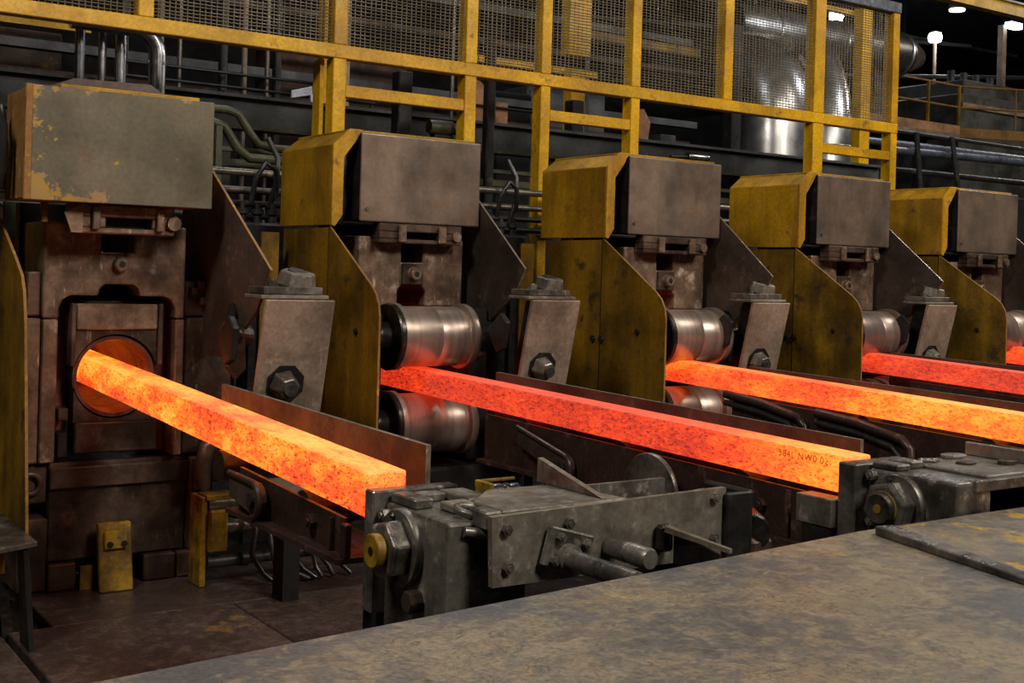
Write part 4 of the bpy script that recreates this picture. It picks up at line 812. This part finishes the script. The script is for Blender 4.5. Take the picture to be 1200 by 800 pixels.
# shiny pipes above the leftmost cover
def chrome_pipe(x, top, z0, r, bend, label):
    yy = 10.0 if bend else 10.2
    t = thing('steel_pipe', (x, yy, 0.9), label, 'pipe', 'shiny vertical pipes above the left cover')
    pts = [(x, yy, z0), (x, yy, top)]
    if bend:
        pts = [(x, yy, z0), (x, yy, top - 0.17)] + [(x - 0.2 + 0.2 * math.cos(a), yy, top - 0.17 + 0.2 * math.sin(a)) for a in [R(q) for q in (18, 36, 54, 72, 90)]] + [(x - 0.7, yy, top + 0.03)]
    part('pipe_run', MB().tube(pts, r, n=20), 'chrome', t)
    part('pipe_collar', MB().lathe((x, yy, top - 0.25), 'z', [(0, r), (0, r * 1.08), (0.03, r * 1.08), (0.03, r)], n=20), 'chrome', t)
chrome_pipe(3.26, 1.86, FL - 0.05, 0.072, True, 'shiny steel pipe with elbow, rightmost of four above the left cover')
chrome_pipe(3.02, 1.95, FL - 0.05, 0.045, False, 'shiny straight steel pipe just left of the elbow pipe')
chrome_pipe(2.87, 1.95, FL - 0.05, 0.032, False, 'thin shiny straight pipe, second from left above the left cover')
chrome_pipe(2.69, 1.9, FL - 0.05, 0.04, False, 'dull straight pipe, leftmost of four above the left cover')
# big silver ducts
t = thing('silver_duct', (13.6, 13.0, FL), 'large silver insulated duct with elbow behind the right end of the fence', 'duct')
cx = 13.62; rr = 0.60
arc = [(cx, 13.0, FL), (cx, 13.0, 1.0), (cx, 13.0, 2.45)] + [(cx, 13.0 + 0.72 - 0.72 * math.cos(R(q)), 2.45 + 0.72 * math.sin(R(q))) for q in (10, 20, 30, 40, 50, 60, 70, 80, 90)] + [(cx, 14.2, 3.17), (cx, 17.0, 3.17)]
part('duct_run', MB().tube(arc, rr, n=48), 'duct', t)
for z in (0.4, 1.75, 2.4): part('duct_seam', MB().ring((cx, 13.0, z), 'z', rr, 0.018, n=40, k=6), 'duct', t)
t = thing('silver_header_duct', (17, 15.0, 3.5), 'large horizontal silver duct running behind the fence at top right', 'duct')
part('duct_run', MB().cyl((14.6, 15.0, 4.24), (19.1, 15.0, 4.3), 0.40, n=40), 'duct', t)
for x in (15.5, 17.2, 19.0): part('duct_seam', MB().ring((x, 15.0, 4.24 + 0.0133 * (x - 14.6)), 'x', 0.405, 0.018, n=40, k=6), 'duct', t)
part('duct_cap', MB().cyl((19.101, 15.0, 4.3), (19.6, 15.0, 4.3), 0.4, 0.2, n=30), 'back_rust', t)
for x in (15.2, 16.5, 18.5): part('duct_hanger', MB().box(x - 0.02, x + 0.02, 14.98, 15.02, 4.7, 9.0), 'dark', t)
t = thing('silver_branch_duct', (15.6, 13.8, FL), 'silver vertical duct joining the header right of the elbow duct', 'duct')
part('duct_run', MB().tube([(15.75, 13.8, FL), (15.75, 13.8, 2.2), (15.76, 13.83, 2.6), (15.85, 13.95, 3.0), (16.0, 14.2, 3.4), (16.05, 14.4, 3.7)], 0.42, n=36), 'duct', t)
for z in (0.8, 2.2): part('duct_seam', MB().ring((15.75, 13.8, z), 'z', 0.42, 0.018, n=36, k=6), 'duct', t)
# dark columns and posts standing behind the fence
for i, (x, y, w_, d_, z1, m_, lb) in enumerate((
        (5.35, 9.6, .14, .14, 1.75, 'dark', 'dark column behind the mid rail left of the motor'),
        (6.35, 9.7, .09, .09, 2.2, 'dark', 'thin dark column left of the third fence post'),
        (10.57, 10.75, .16, .16, 3.05, 'dark', 'dark column in front of the silver elbow duct'),
        (10.2, 11.6, .25, .25, 1.75, 'girder', 'grey column seen below the fence beam left of the ducts'),
        (11.0, 11.8, .2, .2, 1.7, 'dark', 'dark column seen below the fence beam close to the ducts'),
        (8.2, 10.8, .16, .16, 1.9, 'dark', 'dark column behind the second mid rail'),
        (21.9, 17.9, .3, .3, 5.2, 'girder', 'grey column behind the far walkway rails'))):
    mb = MB().box(x - w_ / 2, x + w_ / 2, y - d_ / 2, y + d_ / 2, FL - 0.055, z1)
    solo('column', mb, m_, (x, y, FL), lb, 'column', bev=0.01)
# cable conduits and dark frames far behind (left half)
vx = [(3.55, 11.9), (3.78, 11.5), (4.0, 11.6), (4.4, 11.5), (4.66, 11.6), (4.86, 11.5), (5.05, 11.7), (6.1, 12.2), (7.4, 12.1), (9.9, 12.8)]
on = ['first', 'second', 'third', 'fourth', 'fifth', 'sixth', 'seventh', 'eighth', 'ninth', 'tenth']
for i, (x, y) in enumerate(vx):
    solo('conduit', MB().cyl((x, y, FL - 0.05), (x, y, 3.6), [0.045, 0.028, 0.022][i % 3], n=12), ['pipe_dark', 'plate_light', 'pipe'][i % 3], (x, y, FL), 'thin vertical conduit behind the mesh, %s from the left' % on[i], 'conduit', 'vertical conduits behind the fence')
t = thing('pipe_railing', (4.7, 11.35, FL), 'thin dark three-bar railing above the grey girder left of the fence post', 'railing')
for z in (1.60, 1.70, 1.83): part('rail_bar', MB().cyl((3.4, 11.35, z), (6.0, 11.35, z), 0.014, n=8), 'pipe_dark', t)
for x in (3.42, 4.55, 5.98): part('rail_post', MB().cyl((x, 11.38, FL - 0.055), (x, 11.38, 1.86), 0.018, n=8), 'pipe_dark', t)
on2 = ['lowest', 'second lowest', 'third from below', 'fourth from below', 'second highest', 'highest']
for i, z in enumerate((1.62, 1.85, 2.1, 2.45, 2.85, 3.3)):
    solo('cable_tray', MB().box(-1, 12.0, 12.9 + 0.15 * (i % 2), 13.05 + 0.15 * (i % 2), z, z + 0.05 + 0.02 * (i % 3)), ['pipe_dark', 'back_rust', 'girder'][i % 3], (5, 13, z), 'dark horizontal cable tray far behind the mesh, %s' % on2[i], 'cable tray', 'cable trays behind the fence')
for i, (x0, x1, z0, z1, y, m_) in enumerate(((-1, 3.4, 1.2, 2.4, 13.6, 'back_rust'), (3.6, 5.4, 0.5, 2.0, 13.7, 'wall_dark'), (5.8, 7.6, 0.5, 2.6, 13.5, 'back_rust'), (8.4, 9.6, 0.5, 2.4, 13.6, 'wall_dark'), (9.8, 11.2, 0.5, 2.6, 14.0, 'girder'))):
    t = thing('control_cabinet', ((x0 + x1) / 2, y, FL), ['rusty brown cabinet far behind the left cover', 'black cabinet behind the vertical pipes', 'rusty brown cabinet behind the second and third fence posts', 'black cabinet behind the fourth fence post', 'grey tall cabinet left of the silver ducts'][i], 'cabinet', 'cabinets far behind the fence')
    part('cabinet_body', MB().box(x0, x1, y, y + 0.6, FL - 0.055, z1), m_, t, bev=0.02)
    n = max(2, int((x1 - x0) / 0.7))
    for j in range(n):
        a = x0 + (x1 - x0) * j / n
        d_ = part('cabinet_door', MB().box(a + 0.03, a + (x1 - x0) / n - 0.03, y - 0.025, y - 0.001, z0, z1 - 0.06), m_, t, bev=0.008)
        part('door_handle', MB().box(a + 0.08, a + 0.11, y - 0.05, y - 0.026, z0 + 0.5, z0 + 0.65), 'pipe', d_)
# orange boards, white tag
t = thing('orange_board', (7.0, 11.0, 1.2), 'pale orange board with arched top seen right of the second fence upright', 'board')
part('board_panel', MB().prism([(6.98, 1.52), (6.98, 1.95)] + [(7.13 + 0.15 * math.cos(R(q)), 1.95 + 0.12 * math.sin(R(q))) for q in (180, 150, 120, 90, 60, 30, 0)] + [(7.28, 1.52)], 'y', 11.2, 11.23), 'brick_orange', t)
part('board_panel', MB().box(7.42, 7.58, 11.2, 11.23, 1.52, 1.85), 'brick_orange', t)
for z in (1.6, 1.78): part('board_rail', MB().cyl((6.8, 11.17, z), (7.9, 11.17, z), 0.018, n=8), 'dark', t)
solo('orange_sheet', MB().prism([(8.75, 1.55), (9.05, 1.511), (9.08, 1.72), (8.98, 1.86), (8.72, 1.84)], 'y', 10.53, 10.56).box(8.8, 8.84, 10.561, 10.58, 1.511, 1.8), 'brick_orange', (8.9, 10.55, 1.5), 'dull orange sheet standing on the grey girder behind the second mid rail', 'sheet')
t = thing('paper_tag', (4.9, 10.45, 1.51), 'crumpled pale blue paper lying on the grey girder', 'paper')
part('paper_sheet', MB().hexa([(4.66, 10.44, 1.53), (4.87, 10.44, 1.58), (4.88, 10.50, 1.58), (4.67, 10.50, 1.53), (4.66, 10.44, 1.59), (4.86, 10.44, 1.65), (4.87, 10.46, 1.66), (4.67, 10.46, 1.60)]), 'white_tag', t)
part('paper_fold', MB().hexa([(4.86, 10.44, 1.512), (4.91, 10.44, 1.512), (4.91, 10.47, 1.512), (4.86, 10.47, 1.512), (4.85, 10.44, 1.579), (4.895, 10.44, 1.579), (4.895, 10.46, 1.579), (4.85, 10.46, 1.579)]), 'white_tag', t)

# ================================================================== RIGHT BACKGROUND: pipes, walkway, lamps
t = thing('walkway', (22, 16, FL), 'far walkway with yellow edge board and orange handrails at top right', 'walkway')
part('edge_board', MB().box(19.0, 22.4, 16.0, 16.05, 3.16, 3.34), 'brick_orange', t)
part('toe_plate', MB().box(19.0, 22.4, 16.0, 16.05, 3.09, 3.158), 'plate_light', t)
part('walk_grating', MB().box(19.0, 22.4, 16.06, 17.6, 3.10, 3.15), 'girder', t)
for z in (4.2, 3.75): part('handrail', MB().cyl((19.0, 16.03, z), (22.4, 16.03, z - 0.02), 0.025, n=10), 'rust_edge', t)
for x in (19.6, 21.35, 22.38): part('rail_post', MB().box(x - 0.025, x + 0.025, 16.005, 16.055, 3.342, 4.2), 'yellow_old', t)
part('side_edge_board', MB().hexa([(22.41, 16.0, 3.1), (28.5, 13.5, 3.1), (28.5, 13.55, 3.1), (22.41, 16.05, 3.1), (22.41, 16.0, 3.3), (28.5, 13.5, 3.3), (28.5, 13.55, 3.3), (22.41, 16.05, 3.3)]), 'rust_edge', t)
for z in (4.2, 3.75): part('handrail', MB().cyl((22.42, 16.02, z - 0.02), (28.5, 13.52, z), 0.025, n=10), 'rust_edge', t)
for q in (0.2, 0.45, 0.7, 0.95): part('rail_post', MB().cyl((22.42 + 6.08 * q, 16.02 - 2.5 * q, 3.301), (22.42 + 6.08 * q, 16.02 - 2.5 * q, 4.2), 0.022, n=8), 'rust_edge', t)
for x in (19.5, 22.0): part('walk_leg', MB().box(x - 0.1, x + 0.1, 16.6, 16.8, FL - 0.055, 3.099), 'dark', t)
t = thing('grey_hopper', (27, 18.5, FL), 'grey machine housing behind the handrail at the right edge', 'machine')
part('hopper_body', MB().box(25.2, 32.0, 18.0, 20.5, FL - 0.055, 4.55), 'girder', t, bev=0.03)
part('hopper_top', MB().box(25.6, 32.0, 18.2, 20.3, 4.551, 4.95), 'girder', t, bev=0.03)
part('hopper_ledge', MB().box(25.2, 32.0, 17.94, 17.999, 4.2, 4.32), 'plate_light', t)
for x in (25.9, 26.4, 26.9, 27.5): part('roof_stub', MB().cyl((x, 18.8, 4.951), (x, 18.8, 5.25), 0.09, n=12), 'girder', t)
for i, (z, y, r, m_) in enumerate(((1.83, 11.0, 0.06, 'blue_steel'), (2.02, 11.6, 0.055, 'blue_steel'), (1.60, 11.3, 0.045, 'pipe_dark'), (2.1, 11.0, 0.03, 'pipe_dark'))):
    solo('cooling_pipe', MB().cyl((13.9, y, z), (20.0, y, z + [0.1, 0.03, 0.02, -0.03][i]), r, n=16), m_, (16, y, z),
         ['thick dark pipe running right from the fence end', 'shiny pipe with yellow bands behind the thick dark pipe', 'low dark pipe under the other two at far right', 'thin upper pipe right of the fence end'][i], 'pipe', 'horizontal pipes at far right')
for i, (xa, xb, lb) in enumerate(((14.3, 14.55, 'left'), (15.1, 15.5, 'right'))):
    solo('diagonal_brace', MB().hexa([(xb - .04, 10.9, 0.5), (xb + .04, 10.9, 0.5), (xb + .04, 10.93, 0.5), (xb - .04, 10.93, 0.5), (xa - .04, 10.9, 2.1), (xa + .04, 10.9, 2.1), (xa + .04, 10.93, 2.1), (xa - .04, 10.93, 2.1)]), 'pipe_dark', (xa, 10.9, 0.5), 'dark leaning brace in front of the far pipes, %s one of two' % lb, 'brace')
solo('machine_block', MB().box(16.4, 19.5, 12.3, 13.3, FL - 0.055, 1.5), 'wall_dark', (17, 13, FL), 'low dark machine block beneath the far right pipes', 'machine', bev=0.03)
t = thing('crane_beam', (20, 14, 5.2), 'yellow beam crossing the top right corner', 'beam')
part('beam_web', MB().box(17.0, 26.0, 14.0, 14.2, 5.2, 5.42), 'yellow_fence', t)
part('beam_flange', MB().box(17.0, 26.0, 13.95, 14.25, 5.421, 5.46), 'blue_steel', t)
for x in (18.0, 25.0): part('beam_hanger', MB().box(x - 0.05, x + 0.05, 14.05, 14.15, 5.461, 9.0), 'dark', t)
t = thing('roof_truss', (25, 24, 6.5), 'dark roof truss members under the hall ceiling at top right', 'truss')
for (a, b) in (((18, 24, 6.3), (34, 24, 7.6)), ((20, 23, 5.0), (34, 20, 6.1)), ((18, 25, 7.6), (38, 25, 7.9))):
    part('truss_bar', MB().cyl(a, b, 0.06, n=8), 'girder', t)
for x in (20, 26, 32): part('truss_hanger', MB().box(x - .03, x + .03, 24.97, 25.03, 7.7, 9.0), 'dark', t)
def lamp_post(x, y, z, zb, label):
    t = thing('lamp_post', (x, y, zb), label, 'lamp', 'hall lamps')
    part('lamp_pole', MB().cyl((x, y, zb), (x, y, z - 0.21), 0.05, n=12), 'plate_light', t)
    part('lamp_globe', MB().lathe((x, y, z - 0.2), 'z', [(0, 0.08), (0.03, 0.17), (0.16, 0.2), (0.27, 0.16), (0.30, 0.08)], n=24), 'lamp_white', t)
    l = bpy.data.lights.new('lamp_light', 'POINT'); l.energy = 160; l.shadow_soft_size = 0.3; l.color = (0.93, 0.97, 1)
    o = bpy.data.objects.new('lamp_light', l); col.objects.link(o); o.location = (x, y - 0.5, z + ZO)
lamp_post(29.53, 22.0, 7.05, FL, 'bright white globe lamp on a pole at top right')
lamp_post(25.34, 22.0, 7.06, FL, 'bright white globe lamp seen through the fence top')
t = thing('pendant_lamp', (30.5, 22.0, 7.95), 'warm round pendant lamp under the yellow beam', 'lamp')
part('lamp_shade', MB().lathe((30.5, 22.0, 7.95), 'z', [(0.0, 0.26), (0.1, 0.25), (0.35, 0.12), (0.4, 0.06)], n=24), 'dark', t)
part('lamp_disc', MB().cyl((30.5, 22.0, 7.90), (30.5, 22.0, 7.949), 0.22, n=24), 'lamp_warm', t)
part('lamp_rod', MB().cyl((30.5, 22.0, 8.351), (30.5, 22.0, 9.0), 0.02, n=8), 'dark', t)
t = thing('wall_lamp', (27.3, 18.1, 5.0), 'small bright lamp on a pale post at the right picture edge', 'lamp')
part('lamp_post_stub', MB().box(27.25, 27.4, 18.3, 18.45, 4.951, 6.5), 'plate_light', t)
part('lamp_head', MB().box(27.3, 27.75, 18.1, 18.29, 6.42, 6.56), 'lamp_white', t)
